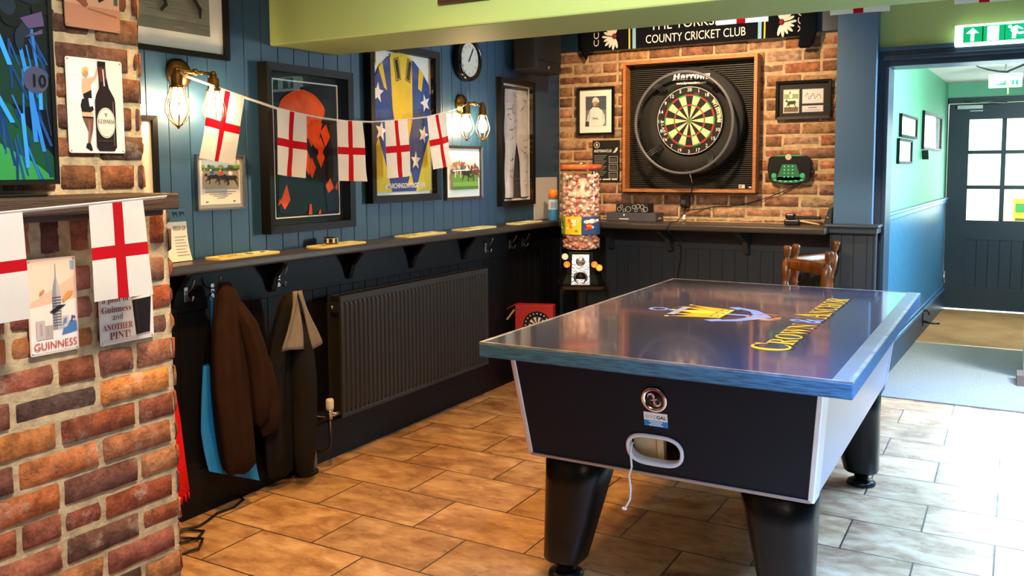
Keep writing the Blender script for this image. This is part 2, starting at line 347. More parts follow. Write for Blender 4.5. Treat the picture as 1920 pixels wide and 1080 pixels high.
def brickwall(mb, f, u0, u1, v0, v1, mb_, seed, pal, soldier=None, bw=.215, bh=.065, mj=.011, dep=.008, startoff=0., cv=0.):
    """courses of individually shaped bricks standing proud of a mortar bed, colour of each brick in 'tone'"""
    rnd = random.Random(seed); lay = mb.b.loops.layers.float_color.get('tone') or mb.b.loops.layers.float_color.new('tone'); k = mb.mi(mb_)
    def brick(a, b, c, d):
        if b-a < .012 or d-c < .012: return
        t = s2l(rnd.choice(pal)); g = rnd.uniform(.75, 1.25); t = tuple(min(1, x*g*rnd.uniform(.93, 1.07)) for x in t[:3])+(1,)
        nu = max(3, int((b-a)/.024)); nv = max(3, int((d-c)/.016)); V = []
        pr = rnd.uniform(-.002, .0035); tl = rnd.uniform(-.002, .002); sd = rnd.uniform(0, 99)
        for i in range(nu+1):
            row = []
            for j in range(nv+1):
                s, q = i/nu, j/nv; edge = min(s*nu, (1-s)*nu, q*nv, (1-q)*nv)
                uu = a+(b-a)*s; vv = c+(d-c)*q
                n = noise.noise((uu*38+sd, vv*38, seed)); n2 = noise.noise((uu*90, vv*90+sd, seed))
                wv = dep+pr+tl*(s-.5)*2+.0034*n+.0022*n2
                if edge < .5: wv = -.004
                if edge < 1.01: uu += .006*n*(1 if edge < .5 else .5); vv += .0055*n2*(1 if edge < .5 else .5)
                if .5 < edge < 1.01: wv -= .0022
                # round the corners
                cs = min(s, 1-s)*(b-a); cq = min(q, 1-q)*(d-c)
                if cs < .004 and cq < .004: uu += .006*(1 if s < .5 else -1); vv += .005*(1 if q < .5 else -1)
                # pull the first inner row close to the edge so the face stays flat
                if nu > 3 and abs(s*nu-1) < .01: uu -= (b-a)/nu-.005
                if nu > 3 and abs((1-s)*nu-1) < .01: uu += (b-a)/nu-.005
                if nv > 3 and abs(q*nv-1) < .01: vv -= (d-c)/nv-.004
                if nv > 3 and abs((1-q)*nv-1) < .01: vv += (d-c)/nv-.004
                row.append(mb.b.verts.new(f(uu, vv, wv)))
            V.append(row)
        for i in range(nu):
            for j in range(nv):
                fc = mb.b.faces.new((V[i][j], V[i+1][j], V[i+1][j+1], V[i][j+1])); fc.material_index = k; fc.smooth = True
                for l in fc.loops: l[lay] = t
    v = v0+cv; r = 0
    if cv > mj: brick_rows = [(v0, v0+cv-mj)]
    else: brick_rows = []
    while v < v1-.02: brick_rows.append((v, min(v+bh, v1))); v += bh+mj
    for c, d in brick_rows:
        u = u0+((startoff if r % 2 else startoff-(bw+mj)/2))-(bw+mj)
        while u < u1:
            if rnd.random() < .13:
                for a, b in ((u, u+bw/2-mj/2), (u+bw/2+mj/2, u+bw)): brick(max(a, u0), min(b, u1), c+rnd.uniform(-.002, .002), d+rnd.uniform(-.002, .002))
            else: brick(max(u, u0), min(u+bw, u1), c+rnd.uniform(-.002, .002), d+rnd.uniform(-.002, .002))
            u += bw+mj
        r += 1
    if soldier:
        c, d = soldier; u = u1
        while u > u0:
            brick(u-.066, u, c, d); u -= .066+mj

def grooved(mb, f, u0, u1, v0, v1, w, grooves, m, gw=.005, gd=.004):
    """tongue-and-groove boarding as one folded sheet"""
    prof = [(u0, w)]
    for g in grooves:
        if u0+gw < g < u1-gw: prof += [(g-gw/2, w), (g-gw*.2, w-gd), (g+gw*.2, w-gd), (g+gw/2, w)]
    prof.append((u1, w))
    for (a, wa), (b, wb) in zip(prof, prof[1:]): mb.face([f(a, v0, wa), f(b, v0, wb), f(b, v1, wb), f(a, v1, wa)], m)

# ------------------------------------------------------------------ the room
mb = MB(); mb.box(W-.1, 2.6, -2.6, L, -.05, 0)
struct(mb.done('floor', floor_mat()), 'orange-brown stone-effect floor tiles in running bond', 'floor')
o = bpy.data.objects['floor']; me = o.data                      # keep the tile grid in world coordinates
for v in me.vertices: v.co += Vector(o.location)
o.location = (0, 0, 0)

mb = MB()
mb.box(W-.1, W-.012, -2.6, L+.1, 0, 2.65)
grooved(mb, LW, -2.6, L, 1.0, 2.62, 0, [2.237+.0995*k for k in range(-48, 31)], M_BLUE)
struct(mb.done('wall_left', M_BLUE, recalc=False), 'blue boarded side wall hung with framed pictures and shirts', 'wall')
mb = MB(); grooved(mb, LW, -2.6, L, .2, .86, .006, [2.34+.0965*k for k in range(-50, 36)], M_CHAR)
mb.box(-2.6, L, .845, 1.012, 0, .014, LW, M_CHAR, .002)
struct(mb.done('trim_1', M_CHAR, recalc=False), 'black boarded dado and hook rail below the side ledge', 'dado')
mb = MB(); mb.box(-2.6, L, 0, .175, 0, .016, LW, M_CHAR); mb.prism([(0, .175), (.020, .175), (.020, .188), (.012, .198), (.012, .21), (.004, .22), (0, .22)], -2.6, L, lambda u, v, w: (W+u, w, v), M_CHAR)
struct(mb.done('baseboard_left', M_CHAR), 'tall black skirting board along the side wall', 'skirting')

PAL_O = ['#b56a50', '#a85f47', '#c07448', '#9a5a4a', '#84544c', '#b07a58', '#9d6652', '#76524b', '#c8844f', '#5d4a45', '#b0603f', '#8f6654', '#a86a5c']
mb = MB()
brickwall(mb, BW, -2.872, -.95, 1.052, 2.236, M_BRICK2, 5, ['#ab7c5c', '#b08260', '#9f7356', '#ba8c66', '#966c54', '#b48c6a', '#8f6750', '#ab8c72', '#8a6854', '#a86f50'], dep=.007, cv=.03)
mb.box(W, -.742, L, L+.2, 0, 2.65, ID, M_MORT2)
struct(mb.done('wall_back', M_MORT2, recalc=False), 'brown brick end wall around the dartboard', 'wall')
mb = MB(); mb.box(-2.876, -.95, 2.232, 2.62, 0, .03, BW, M_BLUED, .003)
struct(mb.done('trim_2', M_BLUED), 'dark blue panel above the brick behind the scarf', 'panel')
mb = MB(); grooved(mb, BW, W, -.94, .0, .89, .006, [-1.418+.0835*k for k in range(-17, 7)], M_CHARB); mb.box(W, -.94, .865, 1.012, 0, .013, BW, M_CHARB, .002)
mb.box(W, -.94, 0, .2, 0, .018, BW, M_CHARB, .002)
struct(mb.done('trim_3', M_CHARB, recalc=False), 'slate boarded dado below the dartboard ledge', 'dado')
# pillar between brick wall and doorway
mb = MB(); mb.box(-.96, -.738, 5.6, L+.2, 1.06, 2.62, ID, M_BLUEP, .004)
mb.box(-.962, -.712, 5.56, L+.2, 0, 1.02, ID, M_CHARB)
grooved(mb, lambda u, v, w: (u, 5.55-w, v), -.965, -.708, 0, 1.02, 0, [-.955, -.90, -.83, -.755, -.72], M_CHARB)
mb.box(-.985, -.695, 5.50, L+.2, 1.012, 1.045, ID, M_CHARB, .006); mb.box(-.995, -.685, 5.485, L+.2, 1.045, 1.066, ID, M_CHARB, .009)
struct(mb.done('pillar', M_BLUEP, recalc=False), 'blue painted pillar with a capped boarded base beside the doorway', 'pillar')
# wall over and beside the doorway, its frame
mb = MB(); mb.box(-.74, 2.6, L, L+.16, 2.0, 2.65, ID, M_GREEN); mb.box(.75, 2.6, L, L+.16, 0, 2.05, ID, M_GREEN)
struct(mb.done('wall_doorway', M_GREEN), 'olive green wall over the doorway carrying the lit exit sign', 'wall')
mb = MB()
mb.box(-.745, -.682, L-.03, L+.2, 0, 2.0, ID, M_BLUED, .004); mb.box(-.70, -.675, L-.05, L+.2, 0, 1.995, ID, M_BLUED, .004)
mb.box(-.745, .85, L-.03, L+.2, 1.997, 2.095, ID, M_BLUED, .004); mb.box(-.72, .85, L-.05, L+.0, 2.03, 2.06, ID, M_BLUED, .008); mb.box(-.745, .85, L-.045, L, 2.085, 2.11, ID, M_BLUE, .004)
mb.box(.70, .78, L-.05, L+.2, 0, 2.0, ID, M_BLUED, .004)
struct(mb.done('trim_4', M_BLUED), 'dark blue frame around the opening to the entrance passage', 'door frame')
# passage beyond
HD = Vector((.15, 3.80, 0)).normalized(); HN = Vector((HD.y, -HD.x, 0)); P0 = Vector((-.752, 5.75, 0))
HW = lambda u, v, w: tuple(P0+HD*u+HN*w+Vector((0, 0, v)))
HL = 3.86; EY = 9.55
mb = MB(); mb.box(0, HL, 0, 2.4, -.1, 0, HW, M_GREENH)
struct(mb.done('wall_passage', M_GREENH), 'green upper wall of the entrance passage with small pictures', 'wall')
M_HB = mat('passage_blue_paint', '#2f6282', .35, bump=.08, bscale=40)
mb = MB(); grooved(mb, HW, 0, HL, .2, 1.08, .008, [.02+.052*k for k in range(75)], M_HB, .008, .006); mb.box(0, HL, 1.05, 1.09, 0, .022, HW, M_HB, .006); mb.box(0, HL, 1.085, 1.105, 0, .034, HW, M_HB, .006)
mb.box(0, HL, 0, .19, 0, .02, HW, M_BLUED, .003); mb.box(0, HL, .19, .215, 0, .028, HW, M_HB, .006); mb.box(0, HL, .225, .24, 0, .018, HW, M_HB, .005)
struct(mb.done('trim_5', M_HB, recalc=False), 'blue beaded dado with moulded rails along the passage', 'dado')
mb = MB(); mb.box(-.8, 1.0, L+.16, EY+.1, 2.2, 2.3)
struct(mb.done('ceiling_passage', M_CEIL), 'white ceiling of the entrance passage', 'ceiling')
mb = MB(); mb.box(-.8, -.62, EY, EY+.12, 0, 2.3); mb.box(.40, 1.0, EY, EY+.12, 0, 2.3); mb.box(-.62, .40, EY, EY+.12, 2.04, 2.3)
struct(mb.done('wall_entrance', M_GREENH), 'green wall around the glazed entrance door', 'wall')
mb = MB(); mb.box(.92, 1.02, L+.16, 5.92, 0, 2.3); mb.box(.92, 1.02, 6.42, EY+.1, 0, 2.3); mb.box(.92, 1.02, 5.92, 6.42, 0, .9); mb.box(.92, 1.02, 5.92, 6.42, 2.0, 2.3)
struct(mb.done('wall_passage_right', M_GREENH), 'green passage wall with a narrow window', 'wall')
mb = MB(); F_ = lambda u, v, w: (.97+w, u, v)
mb.ring(5.92, 6.42, .9, 2.0, .04, -.03, .03, F_); mb.box(5.96, 6.38, 1.43, 1.47, -.02, .02, F_)
struct(mb.done('window_1', M_WHITE), 'white framed passage window', 'window')
wn = bpy.data.objects['window_1']; mb = MB(); mb.box(5.95, 6.39, .93, 1.97, -.003, .003, F_); mb.done('pane', M_GLASS, wn)
# main room shell outside the view: ceiling, other walls
mb = MB(); mb.box(W-.1, 2.7, -2.7, L+.2, 2.62, 2.72)
struct(mb.done('ceiling', M_CEIL), 'plain off-white ceiling above the beam', 'ceiling')
mb = MB(); mb.box(2.6, 2.7, -2.7, L, 0, 2.65)
struct(mb.done('wall_right', M_BLUED), 'plain dark blue wall on the window side', 'wall')
mb = MB(); mb.box(W, 2.7, -2.7, -2.6, 0, 2.65)
struct(mb.done('wall_front', M_BLUED), 'plain dark blue wall facing the dartboard', 'wall')
# beam
M_BEAMU = M_GREEN
mb = MB(); mb.box(W, 2.6, 2.884, 3.285, 1.953, 2.65, ID, None, .008)
struct(mb.done('beam', M_GREEN), 'low light green boxed beam crossing the room', 'beam')
# exterior beyond the entrance door
mb = MB(); mb.box(-6, 8, EY+.12, 30, -.12, -.02); struct(mb.done('ground_outside', mat('pale_paving', '#b9b6ae', .9, var=.2, vscale=3)), 'pale paving outside the entrance', 'ground')
rnd = random.Random(3)

# chimney breast
mb = MB(); mb.box(W, CX, -2.6, CE, 0, 1.31, ID, M_MORT)
mb.box(W, UX, -2.6, UE, 1.31, 2.62, ID, M_MORT)
brickwall(mb, CW, -.6, CE-.002, .012, 1.2, M_BRICK, 11, PAL_O, soldier=(1.205, 1.305), mj=.013, dep=.009, startoff=.10)
brickwall(mb, lambda u, v, w: (u, CE+w, v), W+.02, CX+.006, .012, 1.3, M_BRICK, 12, PAL_O, mj=.013, dep=.009)
brickwall(mb, UW, -.6, UE-.002, 1.36, 2.6, M_BRICK, 21, ['#7d5a4b', '#86583f', '#6e5148', '#8f6047', '#735245', '#94694d', '#66504a'], mj=.014, dep=.009, startoff=.05)  # browner palette: shade on the upper breast put into the brick colours
brickwall(mb, lambda u, v, w: (u, UE+w, v), W+.02, UX+.006, 1.36, 2.6, M_BRICK, 22, PAL_O, mj=.013, dep=.009)
struct(mb.done('chimney_breast', M_MORT, recalc=False), 'old red brick chimney breast with pale mortar', 'chimney breast')
# ------------------------------------------------------------------ picture frames
M_MOUNT = mat('cream_mount_card', '#e9e2d2', .9); M_MOUNTW = mat('white_mount_card', '#efece4', .9)
def framed(name, label, cat, f, u0, u1, v0, v1, depth, bw, fm, mount=None, mw=.03, shapes=(), slope=.004, base='#8a8a86', glass=True, group=None, inner=None):
    """frame + backing (+ mount) + print + glass as parts of one thing; returns root and picture rectangle"""
    r = thing(name, label, cat, f((u0+u1)/2, v0, 0), group)
    m = MB(); m.ring(u0, u1, v0, v1, bw, .001, depth, f, fm, slope); m.done('frame', fm, r)
    iu0, iu1, iv0, iv1 = u0+bw, u1-bw, v0+bw, v1-bw
    wb = max(.003, depth-.022)
    m = MB(); m.box(iu0-.002, iu1+.002, iv0-.002, iv1+.002, .001, wb, f, mount or M_MOUNT); m.done('mount' if mount else 'backing', mount or M_MOUNT, r)
    q = (iu0+mw, iu1-mw, iv0+mw, iv1-mw)
    m = MB(); art(m, f, *q, wb+.0008, [(base, rect(0, 0, 1, 1))]+list(shapes)); m.done('print', None, r, recalc=False)
    if glass:
        m = MB(); wg = depth-slope-.004; m.face([f(iu0, iv0, wg), f(iu1, iv0, wg), f(iu1, iv1, wg), f(iu0, iv1, wg)], M_GLASS); m.done('glass', M_GLASS, r, recalc=False)
    return r, q, wb+.0008
def horse_rider(x, y, sx, sy, hc, rc, cap, flip=False):
    return [(hc, place(HORSE, x, y, sx, sy, flip)), (rc, place(RIDER, x, y+.06*sy, sx, sy, flip)), (cap, circ(x+(.60 if flip else .40)*sx, y+1.07*sy, .06*sx, .07*sy, 12))]
rnd = random.Random(7)
def crowd(x0, x1, y0, y1, cols, n, r):
    return [(rnd.choice(cols), circ(rnd.uniform(x0, x1), rnd.uniform(y0, y1), r*rnd.uniform(.6, 1.2), r*rnd.uniform(.8, 1.6), 8)) for _ in range(n)]
# large sepia race photograph, top
sh = [('#8d8777', rect(0, 0, 1, .42)), ('#75705f', rect(0, .0, 1, .12)), ('#9b9686', rect(0, .42, 1, .62))]
sh += [('#7d7868', line((rnd.uniform(0, .9), t := rnd.uniform(.02, .4)), (rnd.uniform(.1, 1), t+.005), .006)) for _ in range(24)]
sh += [('#a39d8c', line((a_ := rnd.uniform(0, .9), t := rnd.uniform(.02, .4)), (a_+.1, t), .005)) for _ in range(26)]
sh += horse_rider(.30, .13, .62, .62, '#2b2622', '#3d3833', '#cfc8b8')
framed('picture_frame', 'large black framed sepia photograph of a galloping racehorse above the wall lamp', 'picture', LW, 1.985, 2.640, 1.862, 2.42, .022, .022, M_FRAME, M_MOUNT, .066, sh, base='#b5b0a0')
# pale picture half hidden by the chimney
framed('picture_frame', 'pale framed picture half hidden behind the brick chimney breast', 'picture', LW, 1.86, 2.268, 1.20, 1.618, .022, .018, M_FRAME, M_MOUNT, .035, [('#d8cbb0', rect(.1, .1, .9, .9)), ('#b8a888', rect(.2, .15, .8, .4))], base='#e2d8c4')
# silver framed racehorses
sh = [('#9fb2bd', rect(0, .72, 1, 1)), ('#4d6a45', rect(0, .62, 1, .74))]+crowd(0, 1, .66, .8, ['#3c5a38', '#567a4a', '#6d8a58'], 14, .06)
sh += [('#8f8672', rect(0, 0, 1, .62))]+horse_rider(.02, .12, .46, .50, '#2a221e', '#2f5c9a', '#d8d4cc')+horse_rider(.28, .08, .46, .52, '#33271f', '#b8442c', '#e0c040')+horse_rider(.52, .06, .46, .54, '#241f1d', '#d9d5cd', '#c03a2a')
r, q, wq = framed('picture_frame', 'silver framed photograph of three racehorses galloping below the lit lamp', 'picture', LW, 2.452, 2.708, 1.246, 1.474, .016, .008, M_STEEL, mat('silver_grey_mount', '#8e908f', .5), .014, [], base='#e6e1d6', glass=False)
m = MB(); art(m, LW, 2.485, 2.675, 1.335, 1.450, wq+.0006, [('#e6e1d6', rect(0, 0, 1, 1))]+sh); m.done('photograph', None, r, recalc=False)
m = MB()
for i_, t in enumerate((1.318, 1.309, 1.301, 1.293)): m.face([LW(2.50+.02*i_, t, wq+.001), LW(2.66-.02*i_, t, wq+.001), LW(2.66-.02*i_, t+.003, wq+.001), LW(2.50+.02*i_, t+.003, wq+.001)], paint('#8b867c'))
[m.face([LW(a, b, wq+.001) for a, b in rect(x, 1.277, x+.014, 1.282)], paint('#55504a')) for x in (2.50, 2.645)]
m.done('caption', None, r, recalc=False)
# small photograph under the far lamp
sh = [('#e8dfd0', rect(0, .62, 1, 1))]+crowd(.0, 1, .5, .8, ['#7d6a58', '#b98f6a', '#5b5148', '#c9b39a', '#8f4a3a', '#48607a'], 46, .055)
sh += [('#5f8a3a', rect(0, 0, 1, .46)), ('#76a046', rect(0, .1, 1, .22)), ('#4d762f', rect(0, 0, 1, .08)), ('#f0ece2', line((0, .56), (.95, .6), .03)), ('#f0ece2', line((.1, .36), (.1, .58), .02)), ('#f0ece2', line((.3, .36), (.3, .58), .02))]
sh += horse_rider(.34, .22, .40, .46, '#2c211b', '#e2ddd2', '#b63a2a', True)+horse_rider(.66, .20, .42, .56, '#5a3a28', '#7a4a30', '#d9d4c8')
framed('picture_frame', 'dark framed racecourse photograph on green turf under the far wall lamp', 'picture', LW, 4.232, 4.636, 1.226, 1.545, .02, .016, mat('dark_walnut_frame', '#2a2421', .4), M_MOUNTW, .045, sh, base='#d8d0c2')

# ------------------------------------------------------------------ framed racing silks
r = thing('framed_silks', 'deep black box frame with orange and navy diamond racing silks', 'framed shirt', LW(3.09, 1.13, 0))
u0, u1, v0, v1 = 2.806, 3.378, 1.128, 1.876
m = MB(); m.ring(u0, u1, v0, v1, .034, .001, .058, LW, M_FRAME, .005); m.done('frame', M_FRAME, r)
m = MB(); m.box(u0+.03, u1-.03, v0+.03, v1-.03, .001, .006, LW); m.done('backing', mat('navy_mount_board', '#0c121c', .85), r)
m = MB(); m.ring(u0+.075, u1-.062, v0+.062, v1-.062, .006, .006, .010, LW); m.done('inner_border', mat('white_bevel_card', '#e8e4dc', .8), r)
M_OR = mat('orange_silk', '#ee520a', .6, var=.15, vscale=14, bump=.35, bscale=25, spec=.2); M_NV = mat('navy_silk', '#0b1728', .6, var=.25, vscale=9, bump=.3, bscale=20, spec=.2)
FA = lambda s, t: (u0+.085+(u1-u0-.155)*s, v0+.072+(v1-v0-.142)*t)
def patch(mb_, pts, w0, m_, puff=.0):
    P = [FA(*p) for p in pts]; cx = sum(p[0] for p in P)/len(P); cy = sum(p[1] for p in P)/len(P)
    for a, b in zip(P, P[1:]+P[:1]):
        fc = [LW(a[0], a[1], w0), LW(b[0], b[1], w0), LW(cx, cy, w0+puff)]; mb_.face(fc, m_, False)
m = MB()          # body and hanging sleeves
m.prism([FA(*p) for p in [(.0, .0), (1, 0), (1, .12), (.97, .40), (.86, .60), (.80, .70), (.62, .78), (.40, .78), (.20, .70), (.08, .52), (.0, .3)]], .006, .013, LW, M_NV, .002)
m.prism([FA(*p) for p in [(.02, .02), (.20, .02), (.26, .38), (.10, .48), (.02, .3)]], .013, .017, LW, M_NV, .002)
m.prism([FA(*p) for p in [(.78, .02), (.98, .02), (.97, .36), (.86, .48), (.72, .38)]], .013, .017, LW, M_NV, .002)
m.done('silk_body', M_NV, r)
k = 0
for cx in (.40, .55, .70, .85):
    for cy in (.20, .36, .52):
        yy = cy+(.08 if k % 2 else 0); k += 1
        if cx > .8 and cy > .4: continue
        if cy < .3 and cx < .8: continue
        m = MB(); patch(m, [(cx, yy-.082), (cx+.066, yy), (cx, yy+.082), (cx-.066, yy)], .0138, M_OR, .003); m.done('diamond_patch', M_OR, r)
for p in ([(.10, .05), (.19, .12), (.14, .24), (.04, .11)], [(.80, .16), (.90, .20), (.84, .28), (.76, .22)], [(.47, 0), (.53, .0), (.52, .08), (.49, .08)], [(.92, .2), (.96, .18), (.96, .25)], [(.0, .08), (.05, .1), (.03, .14)], [(.62, .0), (.68, .0), (.66, .04)]): m = MB(); patch(m, p, .0178, M_OR, .003); m.done('diamond_patch', M_OR, r)
for p in ([(.40, .40), (.50, .30), (.55, .40), (.46, .52)], [(.78, .52), (.86, .60), (.80, .70), (.70, .64)]): m = MB(); patch(m, p, .0142, M_OR, .004); m.done('diamond_patch', M_OR, r)
m = MB()          # orange cap hanging over the silks
def capf(s, t):
    a = 2*PI*s; rr = t; x = .42+.33*rr*math.cos(a)*(1+.10*math.cos(2*a)); y = .79+.16*rr*math.sin(a)*(1 if math.sin(a) > 0 else .82); n = noise.noise((x*9, y*9, 1))
    p = FA(x, y); return LW(p[0], p[1], .014+.020*math.sqrt(max(0, 1-rr*rr))*(.8+.4*n)+.002*math.sin(9*a)*rr)
m.grid(capf, 40, 8, M_OR)
m.prism([FA(*p) for p in [(.14, .74), (.30, .66), (.52, .58), (.62, .50), (.66, .58), (.72, .70), (.66, .76), (.40, .78)]], .013, .021, LW, M_OR, .004)
m.done('cap', M_OR, r)
m = MB(); m.face([LW(a, b, .048) for a, b in ((u0+.03, v0+.03), (u1-.03, v0+.03), (u1-.03, v1-.03), (u0+.03, v1-.03))], M_GLASS); m.done('glass', M_GLASS, r, recalc=False)

# ------------------------------------------------------------------ framed blue and yellow shirt
r = thing('framed_shirt', 'tall black frame with a blue and yellow starred sports shirt', 'framed shirt', LW(3.83, 1.243, 0))
u0, u1, v0, v1 = 3.535, 4.135, 1.243, 2.06
m = MB(); m.ring(u0-.008, u1+.008, v0-.008, v1, .038, .001, .046, LW, M_FRAME, .004); m.done('frame', M_FRAME, r)
m = MB(); m.box(u0+.025, u1-.025, v0+.025, v1-.025, .001, .006, LW); m.done('backing', M_MOUNTW, r)
BLU, YEL = mat('royal_blue_jersey', '#1b3f8c', .7, var=.15, vscale=9, bump=.3, bscale=30), mat('yellow_jersey', '#e3c322', .7, var=.1, vscale=9, bump=.3, bscale=30)
FS = lambda s, t: (u0+.032+(u1-u0-.064)*s, v0+.032+(v1-v0-.064)*t)
m = MB()
out = [(.05, .02), (.95, .02), (.93, .30), (.97, .52), (1.0, .70), (.95, .80), (.84, .88), (.70, .95), (.55, .985), (.40, .985), (.26, .95), (.12, .87), (.02, .76), (.01, .55), (.06, .3)]
m.prism([FS(*p) for p in out], .006, .013, LW, BLU, .002)
def lay(pts, mm, w): m.face([LW(*FS(*p), w) for p in pts], mm)
WHT = mat('white_jersey_star', '#efeff0', .7)
lay([(.30, .955), (.40, .985), (.55, .985), (.66, .955), (.66, .55), (.62, .45), (.56, .32), (.50, .28), (.44, .33), (.36, .50), (.33, .60)], YEL, .0136)
for p in ([(.02, .02), (.30, .02), (.24, .16), (.10, .40), (.06, .34)], [(.70, .02), (.97, .02), (.95, .42), (.86, .30), (.78, .16)], [(.12, .87), (.18, .91), (.25, .72), (.20, .74)], [(.78, .91), (.86, .87), (.82, .74), (.76, .76)], [(.55, .06), (.66, .06), (.62, .16)]): lay(p, YEL, .0136)
for x, y, s, a in ((.10, .70, .075, .1), (.88, .66, .07, -.3), (.14, .44, .075, .2), (.84, .43, .07, .3), (.70, .24, .07, .05)): lay([(x+(px-x)*1.25, py) for px, py in star(x, y, s, a)], WHT, .0142)
lay([(.30, .975), (.50, 1.0), (.66, .97), (.60, .90), (.50, .88), (.38, .90)], YEL, .0141)
m.done('shirt', None, r, recalc=False)
m = MB()
for a, b, c in (((.395, .955), (.435, .80), 'SOFTWARE'), ((.625, .955), (.585, .80), 'SOFTWARE')):
    m.face([LW(*FS(*p), .0146) for p in line(a, b, .085)], paint('#17171a')); m.face([LW(*FS(*p), .0149) for p in line((a[0], a[1]-.006), (b[0], b[1]+.006), .070)], paint('#cdb21f'))
    m.face([LW(*FS(*p), .0151) for p in line((a[0], a[1]-.012), (b[0], b[1]+.012), .050)], paint('#17171a'))
m.done('sponsor_strip', None, r, recalc=False)
m = MB(); add_text(m, '#MARCHINGONTOGETHER', LW, (u0+u1)/2+.012, v0+.062, .0152, .030, WHT, width=.36, align='C', bold=.02); m.done('lettering', None, r, recalc=False)
m = MB(); m.face([LW(*FS(*p), .0075) for p in [(.0, .99), (.10, .99), (.10, .90), (.05, .84), (.0, .90)]], paint('#caa93a')); m.face([LW(*FS(*p), .008) for p in [(.015, .98), (.085, .98), (.085, .91), (.05, .865), (.015, .91)]], paint('#2a2a22'))
m.face([LW(*FS(*p), .0084) for p in circ(.05, .935, .018, .02, 10)], paint('#e2d9a2')); m.done('badge', None, r, recalc=False)
m = MB(); m.face([LW(a, b, .033) for a, b in ((u0+.025, v0+.025), (u1-.025, v0+.025), (u1-.025, v1-.025), (u0+.025, v1-.025))], M_GLASS); m.done('glass', M_GLASS, r, recalc=False)

# ------------------------------------------------------------------ framed white breeches
r = thing('framed_breeches', 'narrow black frame with signed white riding breeches near the corner', 'framed trousers', LW(5.06, 1.17, 0))
u0, u1, v0, v1 = 4.836, 5.285, 1.168, 1.985
m = MB(); m.ring(u0, u1, v0, v1, .032, .001, .038, LW, M_FRAME, .004); m.done('frame', M_FRAME, r)
m = MB(); m.box(u0+.028, u1-.028, v0+.028, v1-.028, .001, .006, LW); m.done('backing', mat('dark_grey_mount', '#33363c', .9), r)
m = MB(); m.ring(u0+.032, u1-.032, v0+.032, v1-.032, .012, .006, .009, LW); m.done('inner_border', M_MOUNTW, r)
FP = lambda s, t: (u0+.045+(u1-u0-.09)*s, v0+.045+(v1-v0-.09)*t)
M_BR = mat('white_breeches_cloth', '#c9c6c4', .85, var=.1, vscale=12, bump=.5, bscale=22)
def breech(s, t):
    w_ = .010+.006*noise.noise((s*6, t*5, 2))+.004*math.sin(t*17+s*5)
    return w_
m = MB()
def leg(side):
    def fn(s, t):
        if t < .35: a, b = (.06, .40-.05*(1-t/.35)) if side < 0 else (.60+.05*(1-t/.35), .94)
        else:
            q = (t-.35)/.65; a, b = (.06, .40+.10*min(1, q*4)) if side < 0 else (.60-.10*min(1, q*4), .94)
            if q > .8: a += .04*(q-.8)/.2 if side < 0 else 0; b -= .04*(q-.8)/.2 if side > 0 else 0
        x = a+(b-a)*s; p = FP(x, .01+.96*t); return LW(p[0], p[1], .012+.010*math.sin(PI*s)+breech(x, t)*.7)
    return fn
m.grid(leg(-1), 10, 30, M_BR); m.grid(leg(1), 10, 30, M_BR); rs = random.Random(5)
for i in range(34):
    s, t = rs.choice((rs.uniform(.14, .40), rs.uniform(.62, .88))), rs.uniform(.12, .95); pts = []; a = rs.uniform(-.5, .9)
    for j in range(9):
        x = s+(j-4)*.016*math.cos(a)+rs.uniform(-.006, .006); y = t+(j-4)*.010*math.sin(a)+rs.uniform(-.010, .010); p = FP(x, y); pts.append(LW(p[0], p[1], .032))
    m.tube(pts, .0009, 4, paint('#4a4c58'))
m.done('breeches', None, r, recalc=False)
m = MB(); m.face([LW(a, b, .035) for a, b in ((u0+.03, v0+.03), (u1-.03, v0+.03), (u1-.03, v1-.03), (u0+.03, v1-.03))], M_GLASS); m.done('glass', M_GLASS, r, recalc=False)

# ------------------------------------------------------------------ wall clock
r = thing('wall_clock', 'round black wall clock with a pale face above the far lamp', 'clock', LW(4.46, 1.925, 0))
c = (4.46, 2.052); O = LW(*c, 0)
m = MB(); m.lathe([(.128, .0), (.128, .035), (.122, .052), (.112, .056), (.103, .050), (.100, .036), (.0, .036)], O, (1, 0, 0), 40, mat('glossy_black_plastic', '#0b0b0c', .15)); m.done('case', None, r)
m = MB(); m.lathe([(.0, .0365), (.1005, .0365), (.1005, .038), (0, .038)], O, (1, 0, 0), 40, mat('clock_face_card', '#d9d3c4', .7), False, caps=False); m.done('dial', None, r)
for i in range(12):
    m = MB(); a = PI/2-2*PI*i/12; add_text(m, str(i or 12), LW, c[0]+.078*math.cos(a), c[1]+.078*math.sin(a)-.008, .0386, .016, paint('#26221f'), align='C'); m.done('numeral', None, r, recalc=False)
m = MB()
for ln, a, t in ((.058, PI/2-2*PI*(1.08/12), .007), (.080, PI/2-2*PI*(.09), .005)):
    m.prism(line((c[0]-.015*math.cos(a), c[1]-.015*math.sin(a)), (c[0]+ln*math.cos(a), c[1]+ln*math.sin(a)), t), .040, .042, LW, paint('#15130f'))
m.done('hands', None, r)
m = MB(); m.face([LW(a, b, .047) for a, b in circ(*c, .101, n=40)], M_GLASS); m.done('glass', M_GLASS, r, recalc=False)

